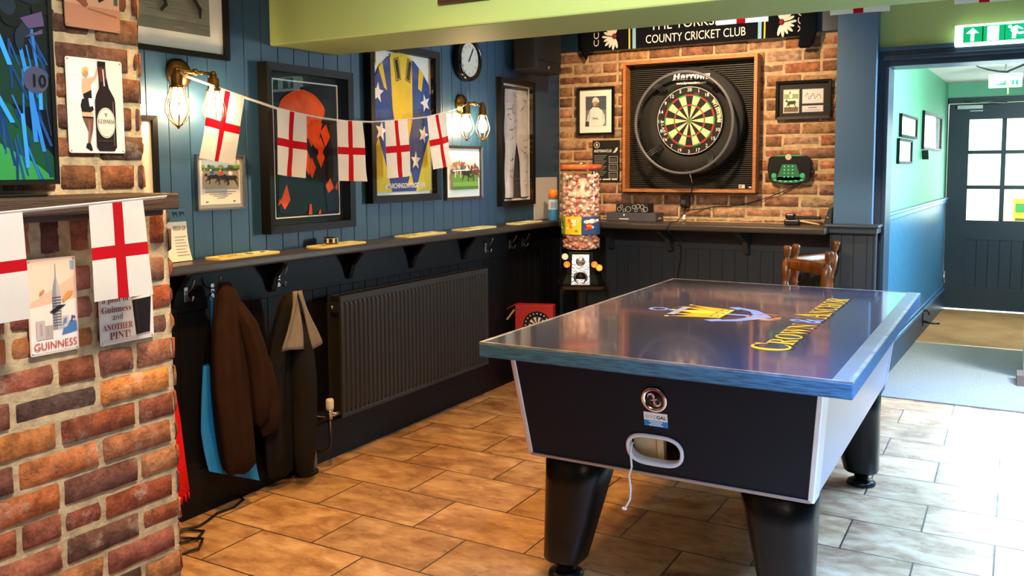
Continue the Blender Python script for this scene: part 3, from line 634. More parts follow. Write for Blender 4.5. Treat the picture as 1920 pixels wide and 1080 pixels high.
# ------------------------------------------------------------------ speaker in the corner
r = thing('wall_speaker', 'black box loudspeaker mounted high in the corner', 'speaker', (W+.12, 5.17, 2.02))
m = MB(); m.box(W+.03, W+.20, 4.99, 5.36, 2.03, 2.42, ID, M_BLACKM, .02); m.done('cabinet', M_BLACKM, r)
m = MB(); m.box(W+.196, W+.206, 5.01, 5.34, 2.10, 2.40, ID, mat('speaker_grille', '#151515', .8, bump=.9, bscale=400), .006); m.done('grille', None, r)
m = MB(); m.box(W+.001, W+.04, 5.10, 5.25, 2.12, 2.30, ID, M_BLACK); m.done('wall_bracket', M_BLACK, r)
m = MB(); m.lathe([(.0, 0), (.012, 0), (.012, .004), (.0, .005)], (W+.20, 5.17, 2.062), (1, 0, 0), 14, M_STEEL); m.done('badge', None, r)
# white board leaning in the corner behind the spray can
m = MB(); m.box(5.32, 5.66, 1.054, 1.346, .002, .010, LW, None, .001)
tag(m.done('white_board', mat('white_laminate', '#b9b4ae', .5)), 'blank pale board standing in the corner behind the spray can', 'board')

# ------------------------------------------------------------------ wall lamps
M_BRASS = mat('aged_brass', '#8a6a3c', .32, 1., var=.25, vscale=40); M_BULB = emis('lit_filament_bulb', '#ffd7a0', 190.)
def wall_lamp(y, z, label):
    r = thing('wall_lamp', label, 'wall lamp', LW(y, z-.06, 0), 'twin cage lamps on the blue wall')
    m = MB(); m.lathe([(.058, .001), (.058, .012), (.050, .018), (.046, .026), (.030, .032), (.018, .040), (0, .040)], LW(y, z, 0), (1, 0, 0), 32, M_BRASS); m.done('wall_rose', M_BRASS, r)
    m = MB(); m.tube([LW(y, z, .03), LW(y, z, .10)], .008, 10); m.sphere(LW(y, z, .10), .014); m.tube([LW(y-.088, z, .10), LW(y+.088, z, .10)], .0065, 10)
    for s in (-1, 1): m.sphere(LW(y+s*.088, z, .10), .013); m.sphere(LW(y+s*.03, z, .10), .009)
    m.done('arm', M_BRASS, r)
    for s in (-1, 1):
        o = Vector(LW(y+s*.088, z, .10))
        m = MB(); m.lathe([(.0, 0), (.014, 0), (.014, -.012), (.022, -.018), (.022, -.055), (.027, -.058), (.027, -.066), (.018, -.068), (.0, -.068)], o, (0, 0, 1), 20, M_BRASS); so = m.done('socket', M_BRASS, r)
        m = MB(); m.lathe([(.012, -.068), (.014, -.085), (.022, -.105), (.028, -.125), (.027, -.145), (.018, -.162), (.0, -.168)], o, (0, 0, 1), 16, M_BULB, caps=False); m.done('bulb', M_BULB, r)
        m = MB()
        for k in range(8):
            a = 2*PI*k/8+.2; P = []
            for rr, h in ((.026, -.060), (.027, -.075), (.037, -.105), (.045, -.135), (.044, -.158), (.032, -.185), (.014, -.205), (.006, -.210)): P.append(o+Vector((rr*math.cos(a), rr*math.sin(a), h)))
            m.tube(P, .0023, 6)
        m.lathe([(.0, -.204), (.008, -.206), (.008, -.212), (.004, -.220), (.0, -.222)], o, (0, 0, 1), 10)
        m.done('cage', M_BRASS, r)
    return r
wall_lamp(2.387, 1.788, 'brass twin cage wall lamp beside the brick chimney, holding the bunting end')
wall_lamp(4.416, 1.790, 'brass twin cage wall lamp below the round clock')

# ------------------------------------------------------------------ bunting
M_FW = cloth_mat('white_flag_cloth', '#ecebea', .35, .03); M_FR = cloth_mat('red_flag_cloth', '#c01222', .3, .05); M_TAPE = cloth_mat('white_bunting_tape', '#e8e6e2', .2)
def flag(parent, tl, tr, bl, br, amp=.008, seed=0, vu=(.43, .585), vv=(.44, .56), nrm=(1, 0, 0), slot='flag'):
    """cloth flag between four corners; st george cross from its own dyed areas"""
    US = [0, .14, .28, vu[0], (vu[0]+vu[1])/2, vu[1], .72, .86, 1]; VS = [0, .11, .22, .33, vv[0], (vv[0]+vv[1])/2, vv[1], .67, .78, .89, 1]
    A, B, C, D = map(Vector, (tl, tr, bl, br)); N_ = Vector(nrm); m = MB(); V = []
    for u in US:
        row = []
        for v in VS:
            p = A*(1-u)*(1-v)+B*u*(1-v)+C*(1-u)*v+D*u*v
            n = noise.noise((u*2.2+seed*3.1, v*2.5, seed)); row.append(m.b.verts.new(p+N_*(amp*v*(1.3*math.sin(u*5+seed)+1.2*n)+amp*.25*n)))
        V.append(row)
    for i in range(len(US)-1):
        for j in range(len(VS)-1):
            f = m.b.faces.new((V[i][j], V[i+1][j], V[i+1][j+1], V[i][j+1])); f.smooth = True
            uc, vc = (US[i]+US[i+1])/2, (VS[j]+VS[j+1])/2
            f.material_index = m.mi(M_FR if (vu[0] < uc < vu[1] or vv[0] < vc < vv[1]) else M_FW)
    return m.done(slot, None, parent, recalc=False)
X0 = -2.76
r = thing('flag_bunting', 'string of St George flags looped between the two wall lamps', 'bunting', (X0, 3.2, 1.4))
ST = [(X0-.006, 2.30, 1.775), (X0, 2.362, 1.761), (X0, 2.568, 1.717), (X0, 2.798, 1.672), (X0, 2.94, 1.655), (X0, 3.07, 1.643), (X0, 3.25, 1.636), (X0, 3.453, 1.641), (X0, 3.716, 1.664), (X0, 3.9, 1.686), (X0, 4.059, 1.716), (X0, 4.237, 1.752), (X0-.01, 4.33, 1.785), (X0-.02, 4.35, 1.86)]
m = MB(); m.tube(ST, .006, 6, flat=.25); m.done('tape', M_TAPE, r)
X1 = X0+.004
for k, q in enumerate([((2.438, 1.742), (2.616, 1.708), (2.361, 1.456), (2.548, 1.433)), ((2.798, 1.672), (2.977, 1.653), (2.768, 1.390), (2.949, 1.372)), ((3.178, 1.639), (3.367, 1.640), (3.169, 1.357), (3.362, 1.351)), ((3.538, 1.648), (3.725, 1.665), (3.551, 1.362), (3.736, 1.373)), ((3.906, 1.686), (4.085, 1.720), (3.950, 1.406), (4.122, 1.429))]):
    flag(r, *[(X1+(.0 if i < 2 else .012), a, b) for i, (a, b) in enumerate(q)], seed=k+1)
X0 = -1.935
r = thing('flag_bunting', 'St George flags on white tape pinned along the mantel shelf', 'bunting', (X0, 1.3, 1.07))
sc = .987
m = MB(); m.tube([(X0, 1.00*sc, 1.310), (X0, 1.132*sc, 1.318), (X0, 1.326*sc, 1.328), (X0, 1.45*sc, 1.335), (X0, 1.575*sc, 1.341)], .006, 6, flat=.25); m.done('tape', M_TAPE, r)
flag(r, (X0, 1.02*sc, 1.312), (X0, 1.183*sc, 1.321), (X0, 1.00*sc, 1.072), (X0, 1.190*sc, 1.076), seed=8, amp=.004, vu=(.42, .57), vv=(.44, .55))
flag(r, (X0, 1.349*sc, 1.327), (X0, 1.503*sc, 1.336), (X0, 1.352*sc, 1.092), (X0, 1.519*sc, 1.091), seed=9, amp=.004, vu=(.42, .60), vv=(.44, .57))
r = thing('flag_bunting', 'St George flags strung behind the green beam with only hems showing', 'bunting', (-.6, 3.295, 1.94))
m = MB(); m.tube([(-1.4, 3.293, 2.21), (-.2, 3.293, 2.22), (.6, 3.293, 2.21)], .006, 6, flat=.25); m.done('tape', M_TAPE, r)
for k, (a, b) in enumerate(((-1.0, -.806), (-.592, -.397), (-.2, -.02))): flag(r, (a, 3.294, 2.21), (b, 3.294, 2.21), (a, 3.296, 1.940), (b, 3.296, 1.938), amp=.003, seed=20+k, nrm=(0, 1, 0), vu=(.40, .57))

# ------------------------------------------------------------------ ledge along the side wall
r = thing('wall_ledge', 'long dark painted ledge along the blue side wall', 'wall shelf', LW(3.7, .85, 0))
m = MB(); m.box(1.70, L-.002, 1.013, 1.051, .001, .160, LW, M_SHELF, .010); m.done('shelf_board', M_SHELF, r)
for y in (2.30, 2.822, 3.345, 3.867, 4.39, 5.15):
    m = MB(); m.prism([(.015, 1.012), (.110, 1.012), (.110, 1.0), (.050, .94), (.032, .875), (.015, .868)], y, y+.028, lambda u, v, w: (W+u, w, v), M_CHAR, .003); m.done('bracket', M_CHAR, r)
# boards of printed mats on the ledge
M_MATE = mat('cork_edge', '#d8c98c', .8)
def bar_mat(y0, y1, xa, label, tilt=0):
    r = thing('table_mat', label, 'mat', ((W+.085), (y0+y1)/2, 1.052), 'printed mats on the side ledge')
    n = 10; P = []; hx = .052; hy = (y1-y0)/2
    for cx, cy, a0 in ((hx-.02, hy-.02, 0), (-hx+.02, hy-.02, PI/2), (-hx+.02, -hy+.02, PI), (hx-.02, -hy+.02, 1.5*PI)):
        for k in range(5): a = a0+PI/2*k/4; P.append((cx+.02*math.cos(a), cy+.02*math.sin(a)))
    c, s = math.cos(tilt), math.sin(tilt); f = lambda u, v, w: (W+.085+xa+u*c-v*s, (y0+y1)/2+u*s+v*c, 1.0515+w)
    m = MB(); m.prism(P, 0, .008, f, M_MATE); m.done('board', M_MATE, r)
    m = MB(); rs = random.Random(int(y0*100)); sh = [('#e6dc9c', rect(.05, .04, .95, .96)), ('#cfc06c', rect(.08, .05, .92, .46)), ('#d9d9a6', rect(.08, .52, .92, .95))]
    for i in range(26): sh.append((rs.choice(['#7f9a58', '#b48a3c', '#5d7f86', '#8f6a34', '#e9e4c8', '#a8b06a']), circ(rs.uniform(.15, .85), rs.uniform(.07, .93), rs.uniform(.04, .12), rs.uniform(.012, .04), 9)))
    art(m, f, -hx, hx, -hy, hy, .0083, sh, .0001); m.done('print', None, r, recalc=False)
bar_mat(2.445, 2.79, 0, 'pale printed mat on the ledge beside the race leaflet and the chimney', .04)
bar_mat(3.02, 3.355, .012, 'pale printed mat on the ledge with a small dark tin on it', .03)
bar_mat(3.695, 4.07, 0, 'pale printed mat on the ledge below the framed starred shirt', .03)
bar_mat(4.235, 4.615, 0, 'pale printed mat on the ledge below the green turf photograph', .03)
bar_mat(4.865, 5.215, 0, 'pale printed mat on the ledge below the framed breeches', .03)
r = thing('small_tin', 'small round black and white tin on a ledge mat', 'tin', (W+.075, 3.17, 1.061))
m = MB(); m.lathe([(0, .0), (.034, .0), (.034, .030), (0, .030)], (W+.075, 3.17, 1.0606), (0, 0, 1), 24, M_BLACK); m.done('tin_body', M_BLACK, r)
m = MB(); m.lathe([(.0345, .005), (.0345, .026)], (W+.075, 3.17, 1.0606), (0, 0, 1), 24, paint('#d9d6cf'), caps=False)
for k in range(8):
    a = k*PI/4; m.box(-.012, .006, .006, .025, .0350, .0353, lambda u, v, w: (W+.075+w*math.cos(a)-u*math.sin(a), 3.17+w*math.sin(a)+u*math.cos(a), 1.0606+v), paint('#1c1e22'))
m.done('label_band', None, r, recalc=False)
# spray can and dark bottle
r = thing('spray_can', 'blue and white spray can with an orange cap in the corner', 'spray can', (-2.765, 5.40, 1.052))
O = (-2.765, 5.40, 1.0515)
m = MB(); m.lathe([(0, 0), (.032, 0), (.033, .004), (.033, .145), (.028, .153), (0, .153)], O, (0, 0, 1), 24, mat('can_blue', '#3f8fc0', .35)); m.done('can_body', None, r)
m = MB(); m.lathe([(.0334, .075), (.0334, .142)], O, (0, 0, 1), 24, mat('can_white_label', '#dfe6ea', .4), caps=False)
for k in range(5): m.box(-.02, .02, .085+.009*k, .090+.009*k, .0335, .0339, lambda u, v, w: (O[0]+w*.55-u*-.83, O[1]-w*.83+u*.55, O[2]+v), paint('#6a93ab'))
m.done('label_band', None, r, recalc=False)
m = MB(); m.lathe([(0, .15), (.031, .15), (.031, .205), (.026, .212), (0, .212)], O, (0, 0, 1), 24, mat('orange_cap', '#f07a1a', .4)); m.done('cap', None, r)
r = thing('dark_bottle', 'small black pump bottle partly hidden behind the vending machine', 'bottle', (-2.69, 5.47, 1.052))
m = MB(); m.lathe([(0, 0), (.026, 0), (.026, .12), (.012, .14), (.012, .16), (0, .16)], (-2.69, 5.47, 1.0515), (0, 0, 1), 20, M_BLACK); m.done('bottle_body', M_BLACK, r)
m = MB(); m.tube([(-2.69, 5.47, 1.20), (-2.69, 5.47, 1.235), (-2.668, 5.45, 1.232)], .006, 8); m.done('pump', M_BLACK, r)
# leaflet leaning on the wall by the chimney
r = thing('leaflet', 'printed race leaflet standing on the ledge beside the chimney', 'leaflet', (W+.02, 2.33, 1.052))
def lf(s, t): return (W+.012+.03*(1-t)**3, 2.262+.130*s, 1.054+.205*t)
m = MB(); m.grid(lf, 1, 8, None, True, lambda s, t: paint('#d9d6d2') if t < .62 else (paint('#a8b3bd') if t < .75 else paint('#33597a'))); m.done('sheet', None, r, recalc=False)
FL = lambda u, v, w: (W+.012+.03*(1-(v-1.054)/.205)**3+w, u, v)
m = MB(); add_text(m, 'FIELD', FL, 2.325, 1.175, .0012, .016, paint('#1f2328'), width=.036, serif=True); add_text(m, 'LD', FL, 2.367, 1.175, .0012, .016, paint('#1f2328'), width=.018, serif=True); m.done('print', None, r, recalc=False); m = MB()
for k in range(7): m.box(2.328, 2.385-.006*(k % 3), 1.075+.012*k, 1.078+.012*k, .001, .0012, FL, paint('#8d8a86'))
m.done('print', None, r, recalc=False); m = MB(); m.face([FL(2.322+.03*a, 1.225+.03*b, .0012) for a, b in HORSE], paint('#10161d')); m.done('horse_print', None, r, recalc=False); m = MB(); m.face([FL(2.355+.03*a, 1.225+.03*b, .0012) for a, b in HORSE], paint('#10161d'))
m.done('horse_print', None, r, recalc=False)
# coat hooks
def hook(y, label):
    r = thing('coat_hook', label, 'coat hook', LW(y, .885, .014), 'coat hooks on the dado rail')
    m = MB(); m.box(y-.010, y+.010, .885, .945, .0142, .017, LW, M_STEEL, .002); m.done('back_plate', M_STEEL, r)
    m = MB(); m.tube([LW(y, .925, .017), LW(y, .930, .035), LW(y, .945, .052), LW(y, .962, .062), LW(y, .972, .064)], .0032, 8); m.sphere(LW(y, .974, .064), .006)
    m.tube([LW(y, .915, .017), LW(y, .900, .030), LW(y, .890, .040), LW(y, .893, .052), LW(y, .905, .055)], .0032, 8); m.sphere(LW(y, .907, .055), .006); m.done('prong', M_STEEL, r)
for y, l in ((2.375, 'steel coat hook under the ledge, the one beside the chimney'), (2.885, 'steel coat hook holding the charcoal coat with grey lining'), (4.665, 'empty steel hook past the radiator, first of three'), (4.965, 'empty steel hook past the radiator, middle of three'), (5.14, 'empty steel hook past the radiator, last of three beside the corner')): hook(y, l)
hook(2.508, 'steel hook under the ledge holding the brown fleece')
# ------------------------------------------------------------------ coats and bags below the ledge
M_BRN = mat('brown_fleece', '#2c1a10', .95, var=.12, vscale=10, bump=.5, bscale=250, spec=.1)
M_BLKC = mat('black_coat_cloth', '#141110', .8, var=.2, vscale=14, bump=.3, bscale=200, spec=.2)
M_GRYC = mat('grey_fleece_lining', '#7d7267', .95, var=.1, vscale=20, bump=.4, bscale=250, spec=.1)
M_BLUB = mat('bright_blue_cloth', '#0f77c4', .6, var=.1, vscale=8, bump=.2, bscale=150)
XC = W+.138
r = thing('fleece_jacket', 'dark brown fleece jacket hanging below the ledge beside the chimney', 'jacket', (XC, 2.50, .15))
m = MB(); m.loft([(XC-.05, 2.507, .948, .018, .025), (XC-.03, 2.50, .90, .042, .050), (XC-.015, 2.49, .80, .045, .072), (XC-.01, 2.485, .68, .048, .082), (XC-.005, 2.487, .54, .050, .088), (XC, 2.495, .40, .050, .084), (XC+.003, 2.50, .28, .048, .078), (XC+.005, 2.505, .20, .045, .070), (XC+.005, 2.505, .168, .02, .05)], 48, M_BRN, (6, .20), 3); m.done('body', M_BRN, r)
m = MB(); m.loft([(XC-.005, 2.515, .87, .03, .03), (XC+.012, 2.555, .78, .045, .045), (XC+.022, 2.585, .66, .05, .05), (XC+.022, 2.60, .54, .048, .052), (XC+.018, 2.61, .44, .045, .048), (XC+.012, 2.612, .37, .04, .042), (XC+.01, 2.61, .345, .02, .022)], 32, M_BRN, (4, .20), 5); m.done('sleeve', M_BRN, r)
m = MB(); m.loft([(XC-.025, 2.535, .83, .03, .03), (XC-.02, 2.60, .72, .04, .048), (XC-.012, 2.645, .60, .045, .052), (XC-.006, 2.668, .48, .045, .055), (XC-.004, 2.678, .38, .045, .055), (XC-.004, 2.672, .31, .04, .045), (XC-.004, 2.665, .285, .02, .022)], 32, M_BRN, (4, .20), 6); m.done('sleeve', M_BRN, r)
r = thing('cloth_bag', 'bright blue cloth bag hanging below the brown fleece', 'bag', (W+.06, 2.48, .07))
m = MB()
def bagf(s, t):
    a = 2*PI*s; q = t; cy = 2.520+.012*q; hw = .10+.035*min(1, q*1.6); c_ = math.cos(a)
    z = .62+(.135-.062*c_-.62)*q; rr = 1+(.16*math.sin(5*a+q*2)+.10*math.sin(9*a+1))*(.4+.6*q)
    return (W+.046+.040*q**4+.022*math.sin(a)*rr*(1 if q < .85 else 1-(q-.85)*4), cy+hw*c_, z)
m.grid(bagf, 56, 16, M_BLUB); m.done('bag_body', M_BLUB, r, recalc=True)
m = MB(); m.tube([(W+.03, 2.49, .62), (W+.026, 2.492, .75), (W+.03, 2.49, .87), (W+.03, 2.486, .895)], .007, 6); m.done('strap', M_BLUB, r)
r = thing('winter_coat', 'charcoal coat with a turned grey lining hanging beside the radiator', 'coat', (XC, 2.8, .03))
m = MB(); m.loft([(XC-.03, 2.845, .86, .02, .02), (XC-.03, 2.835, .80, .035, .045), (XC-.045, 2.815, .68, .04, .060), (XC-.06, 2.80, .50, .04, .068), (XC-.06, 2.79, .32, .042, .075), (XC-.055, 2.79, .20, .042, .080), (XC-.055, 2.79, .08, .04, .075), (XC-.055, 2.79, .055, .02, .04)], 44, M_BLKC, (6, .2), 11); m.done('body', M_BLKC, r)
m = MB(); m.loft([(XC, 2.86, .78, .03, .03), (XC+.008, 2.885, .66, .04, .052), (XC+.01, 2.89, .48, .045, .058), (XC+.01, 2.885, .30, .045, .058), (XC+.012, 2.880, .15, .044, .055), (XC+.012, 2.875, .06, .035, .04), (XC+.012, 2.875, .04, .015, .02)], 28, M_BLKC, (5, .13), 12); m.done('sleeve', M_BLKC, r)
m = MB()
def flap(s, t):
    y = 2.835-.02*s-.115*t*(1-s)+.012*t; y = (2.822-.095*t**1.2)*(1-s)+(2.848+.005*t)*s
    return (XC+.022+.012*t+.010*math.sin(s*6+t*3), y, .882-.012*(1-abs(2*s-1))*0-.245*t-.012*s*t)
def strap(s, t):
    y = (2.838+.075*t**1.1)*(1-s)+(2.862+.105*t**1.1)*s
    return (XC+.030+.014*t+.006*math.sin(s*4+t*5), y, .882-.27*t+.02*s*t)
m.grid(flap, 8, 14, M_GRYC); m.grid(strap, 5, 14, M_GRYC)
ob = m.done('turned_lining', M_GRYC, r, recalc=False); md = ob.modifiers.new('thick', 'SOLIDIFY'); md.thickness = .008
r = thing('grey_bag', 'grey cloth bag on the floor behind the charcoal coat', 'bag', (W+.07, 2.96, 0))
m = MB(); m.loft([(W+.065, 2.985, .001, .03, .045), (W+.065, 2.985, .05, .038, .052), (W+.062, 2.985, .12, .04, .052), (W+.06, 2.98, .19, .036, .042), (W+.058, 2.975, .225, .022, .03)], 24, mat('grey_bag_cloth', '#6f6c69', .8, var=.15, bump=.3), (5, .12), 15); m.done('bag_body', None, r)
m = MB(); m.loft([(W+.066, 2.985, .001, .042, .058), (W+.066, 2.985, .018, .042, .058)], 24, M_BLACKM, (5, .05), 15); m.done('bag_base', None, r)
# red knitted scarf hanging past the chimney edge
M_RED = mat('red_knit', '#d01010', .9, bump=.8, bscale=180, spec=.15)
r = thing('red_scarf', 'bright red knitted scarf hanging behind the brick chimney edge', 'scarf', (-2.58, 2.04, .22))
m = MB(); m.loft([(-2.58, 2.02, .66, .012, .03), (-2.58, 2.03, .62, .016, .05), (-2.58, 2.035, .5, .018, .062), (-2.58, 2.045, .36, .018, .066), (-2.58, 2.055, .245, .017, .070), (-2.58, 2.055, .238, .014, .06)], 24, M_RED, (7, .05), 31); m.done('scarf_body', M_RED, r)
m = MB()
for k in range(16): m.tube([(-2.575+.006*(k % 2), 1.995+.0078*k, .245), (-2.575+.006*(k % 2), 1.996+.0078*k, .222-.006*(k % 3))], .0035, 5)
m.done('fringe', M_RED, r)
m = MB(); m.tube([(-2.58, 2.02, .655), (-2.60, 1.90, .80), (-2.60, 1.78, .86), (-2.60, 1.700, .87)], .011, 8); m.done('loop', M_RED, r)
r = thing('coat_hook', 'hook on the far side of the chimney breast holding the red scarf', 'coat hook', (-2.60, 1.685, .85), 'coat hooks on the dado rail')
m = MB(); m.box(-2.61, -2.59, 1.679, 1.684, .84, .90, ID, M_STEEL); m.done('back_plate', M_STEEL, r)
m = MB(); m.tube([(-2.60, 1.682, .87), (-2.60, 1.71, .86), (-2.60, 1.722, .868), (-2.60, 1.724, .885)], .0035, 8); m.done('prong', M_STEEL, r)
# cable on the floor
m = MB()
m.tube([(-2.86, 2.62, .006), (-2.82, 2.60, .006), (-2.79, 2.52, .006), (-2.80, 2.44, .006), (-2.77, 2.36, .006), (-2.76, 2.31, .006), (-2.79, 2.25, .007), (-2.82, 2.18, .006), (-2.78, 2.10, .006), (-2.70, 2.14, .012), (-2.66, 2.22, .012), (-2.70, 2.285, .008), (-2.77, 2.25, .012), (-2.78, 2.14, .012), (-2.70, 2.06, .006), (-2.62, 2.09, .006), (-2.585, 2.16, .012), (-2.63, 2.22, .016), (-2.71, 2.18, .018), (-2.72, 2.08, .012), (-2.66, 1.98, .006)], .0055, 8)
tag(m.done('power_cable', mat('black_cable', '#0b0a0a', .45)), 'tangled black cable on the tiles beside the chimney base', 'cable')

# ------------------------------------------------------------------ radiator
M_RAD = mat('charcoal_radiator_enamel', '#242120', .42, spec=.35)
r = thing('radiator', 'long charcoal ribbed panel radiator below the ledge', 'radiator', LW(3.84, .22, 0))
u0, u1, v0, v1 = 3.162, 4.505, .225, .812
def radpanel(w0, name):
    m = MB(); prof = [(u0, w0-.012), (u0+.004, w0)]; y = u0+.032
    while y < u1-.03: prof += [(y-.010, w0), (y-.005, w0-.007), (y+.005, w0-.007), (y+.010, w0)]; y += .0333
    prof += [(u1-.004, w0), (u1, w0-.012)]
    for (a, wa), (b, wb) in zip(prof, prof[1:]):
        m.face([LW(a, v0+.035, wa), LW(b, v0+.035, wb), LW(b, v1-.045, wb), LW(a, v1-.045, wa)], M_RAD)
        for z0, z1, w_a in ((v0+.035, v0+.022, 0), (v1-.032, v1-.045, 1)):
            A, B = ((wa, wb), (w0-.001 if wa > w0-.011 else wa, w0-.001 if wb > w0-.011 else wb))
            if w_a: A, B = B, A
            m.face([LW(a, z0, B[0] if not w_a else A[0]), LW(b, z0, B[1] if not w_a else A[1]), LW(b, z1, A[1] if not w_a else B[1]), LW(a, z1, A[0] if not w_a else B[0])][::1], M_RAD)
    m.box(u0, u1, v0, v0+.022, w0-.012, w0-.001, LW, M_RAD, .003); m.box(u0, u1, v1-.033, v1, w0-.012, w0, LW, M_RAD, .004)
    m.box(u0+.004, u1-.004, v0+.01, v1-.02, w0-.014, w0-.010, LW, M_RAD)
    return m.done(name, M_RAD, r, recalc=False)
radpanel(.130, 'front_panel'); radpanel(.060, 'rear_panel')
m = MB()
for k in range(40): m.box(u0+.02+.0333*k, u0+.022+.0333*k, v0+.03, v1-.03, .060, .116, LW)
m.done('convector_fin', M_RAD, r)
m = MB(); m.ring(u0+.01, u1-.01, .055, .125, .008, v1-.006, v1+.001, lambda u, v, w: (W+v, u, w))
for k in range(30): m.box(u0+.03+.0435*k, u0+.036+.0435*k, .06, .12, v1-.005, v1, lambda u, v, w: (W+v, u, w))
m.done('top_grille', M_RAD, r)
m = MB(); m.box(u0+.002, u0+.012, v1-.08, v1-.03, .05, .122, LW, None, .004); m.tube([LW(u0-.006, v1-.055, .075), LW(u0+.02, v1-.055, .075)], .009, 10); m.done('air_vent', M_STEEL, r)
m = MB()
for y in (3.4, 4.27): m.box(y, y+.04, v0+.05, v1-.05, .017, .05, LW)
m.done('wall_bracket', M_RAD, r)
r = thing('radiator_valve', 'white topped thermostatic valve at the radiator corner', 'valve', LW(3.085, .17, .12))
y = 3.085
m = MB(); m.lathe([(0, 0), (.017, 0), (.019, .01), (.019, .045), (.015, .052), (0, .053)], LW(y, .287, .12), (0, 0, 1), 20, mat('valve_cream', '#cfc8ba', .4)); m.done('thermostat_head', None, r)
m = MB(); m.lathe([(0, -.045), (.012, -.045), (.012, -.02), (.015, -.018), (.015, 0), (0, .002)], LW(y, .287, .12), (0, 0, 1), 14, M_CHROME); m.tube([LW(y, .26, .12), LW(y+.035, .26, .12), LW(y+.075, .26, .118)], .010, 10, M_CHROME); m.done('valve_body', None, r)
m = MB(); m.tube([LW(y, .245, .12), LW(y, .12, .12), LW(y-.008, .095, .112), LW(y-.03, .088, .09), LW(y-.04, .086, .0165)], .008, 10); m.done('pipe', M_BLACK, r)
r = thing('pipe_fitting', 'black pipe with a round fitting beside the radiator', 'pipe', LW(3.03, .25, .05))
m = MB(); m.lathe([(0, 0), (.032, 0), (.034, .006), (.034, .040), (.028, .046), (0, .046)], LW(3.03, .52, .012), (1, 0, 0), 24, M_BLACK); m.done('round_cap', M_BLACK, r)
m = MB(); m.tube([LW(3.03, .50, .04), LW(3.03, .27, .04), LW(3.04, .255, .045), LW(3.07, .25, .09), LW(3.078, .25, .105)], .009, 10); m.box(3.018, 3.042, .385, .40, .012, .052, LW); m.done('pipe', M_BLACK, r)

# ------------------------------------------------------------------ mantel, television, signs on the chimney
M_WOOD = mat('dark_oak_mantel', '#33221a', .55, col2='#4a3325', vscale=14, bump=.5, bscale=60, stretch=(8, .7, 8))
m = MB(); m.box(-2.30, -1.952, -.9, 1.612, 1.306, 1.349, ID, M_WOOD, .005); m.box(-2.30, -1.985, -.9, 1.585, 1.290, 1.308, ID, M_WOOD, .004)
o = m.done('mantel_shelf', M_WOOD); tag(o, 'dark oak mantel shelf across the brick chimney', 'mantel shelf')
r = thing('television', 'wide flat television standing on the mantel, showing a racecourse', 'television', (-2.06, .9, 1.35))
TV = lambda u, v, w: (-2.052+w, u, v)
u0, u1, v0, v1 = .33, 1.338, 1.378, 1.96
m = MB(); m.box(u0, u1, v0, v1, -.045, -.006, TV, M_BLACK, .006); m.ring(u0, u1, v0, v1, .010, -.008, 0, TV, M_BLACK, .001); m.done('casing', M_BLACK, r)
E_ = lambda c, s: emis('screen_%s' % c.strip('#'), c, s)
rs = random.Random(4); U = lambda px: px
sh = [(E_('#070c14', .3), rect(0, 0, 1, 1)), (E_('#14402a', .25), [(0, 0), (1, 0), (1, .10), (.94, .22), (.88, .36), (.7, .42), (0, .40)])]
sh += [(E_('#2c7a3e', .45), [(0, 0), (1, 0), (.96, .06), (.86, .16), (.6, .2), (0, .22)]), (E_('#102c24', .3), [(.80, .34), (.99, .30), (.99, .5), (.82, .56)])]
for i in range(46):
    x = rs.uniform(.74, .99); y = rs.uniform(.10, .70); sh.append((E_(rs.choice(['#173f7c', '#1f5fa8', '#10305e', '#172f4c', '#10305e']), .35), line((x, y), (min(.995, x+rs.uniform(-.01, .05)), max(.0, y-rs.uniform(.08, .24))), rs.uniform(.003, .008))))
sh += [(E_('#2b7fd0', .42), line((.855, .70), (.90, .48), .012)), (E_('#2b7fd0', .42), line((.845, .42), (.90, .24), .012)), (E_('#2b7fd0', .42), line((.972, .46), (.972, .30), .010)), (E_('#2b7fd0', .42), line((.925, .28), (.932, .05), .010)), (E_('#256cb8', .38), line((.925, .58), (.975, .12), .010)), (E_('#256cb8', .38), line((.945, .48), (.955, .16), .012))]
for i in range(16): sh.append((E_(rs.choice(['#0f1722', '#142030', '#060910']), .3), circ(rs.uniform(.82, .99), rs.uniform(.55, .82), rs.uniform(.01, .03), rs.uniform(.02, .05), 9)))
sh += [(E_('#3a3a52', .4), circ(.962, .425, .032, .058, 20)), (E_('#4a3a60', .3), [(.93, .68), (.985, .72), (.99, .66), (.95, .64)]), (E_('#4a3a60', .3), [(.935, .60), (.985, .645), (.985, .625)])]
m = MB(); art(m, TV, u0+.01, u1-.01, v0+.012, v1-.010, -.0055, sh, .00004)
add_text(m, '10', TV, 1.282, 1.612, .0006, .030, E_('#0a0c12', .2), bold=.02); m.done('screen', None, r, recalc=False)
m = MB(); m.box(-2.12, -2.02, 1.10, 1.285, 1.3495, 1.356, ID, M_BLACK, .002); m.box(-2.10, -2.06, 1.14, 1.20, 1.355, 1.385, ID, M_BLACK, .003); m.box(-2.12, -2.02, .42, .60, 1.3495, 1.356, ID, M_BLACK, .002); m.box(-2.10, -2.06, .48, .54, 1.355, 1.385, ID, M_BLACK, .003); m.done('stand', M_BLACK, r)
m = MB(); m.tube([(-2.095, 1.335, 1.62), (-2.09, 1.352, 1.58), (-2.09, 1.357, 1.52), (-2.092, 1.350, 1.46), (-2.095, 1.33, 1.44)], .004, 6); m.done('lead', paint('#d8d4cc'), r)

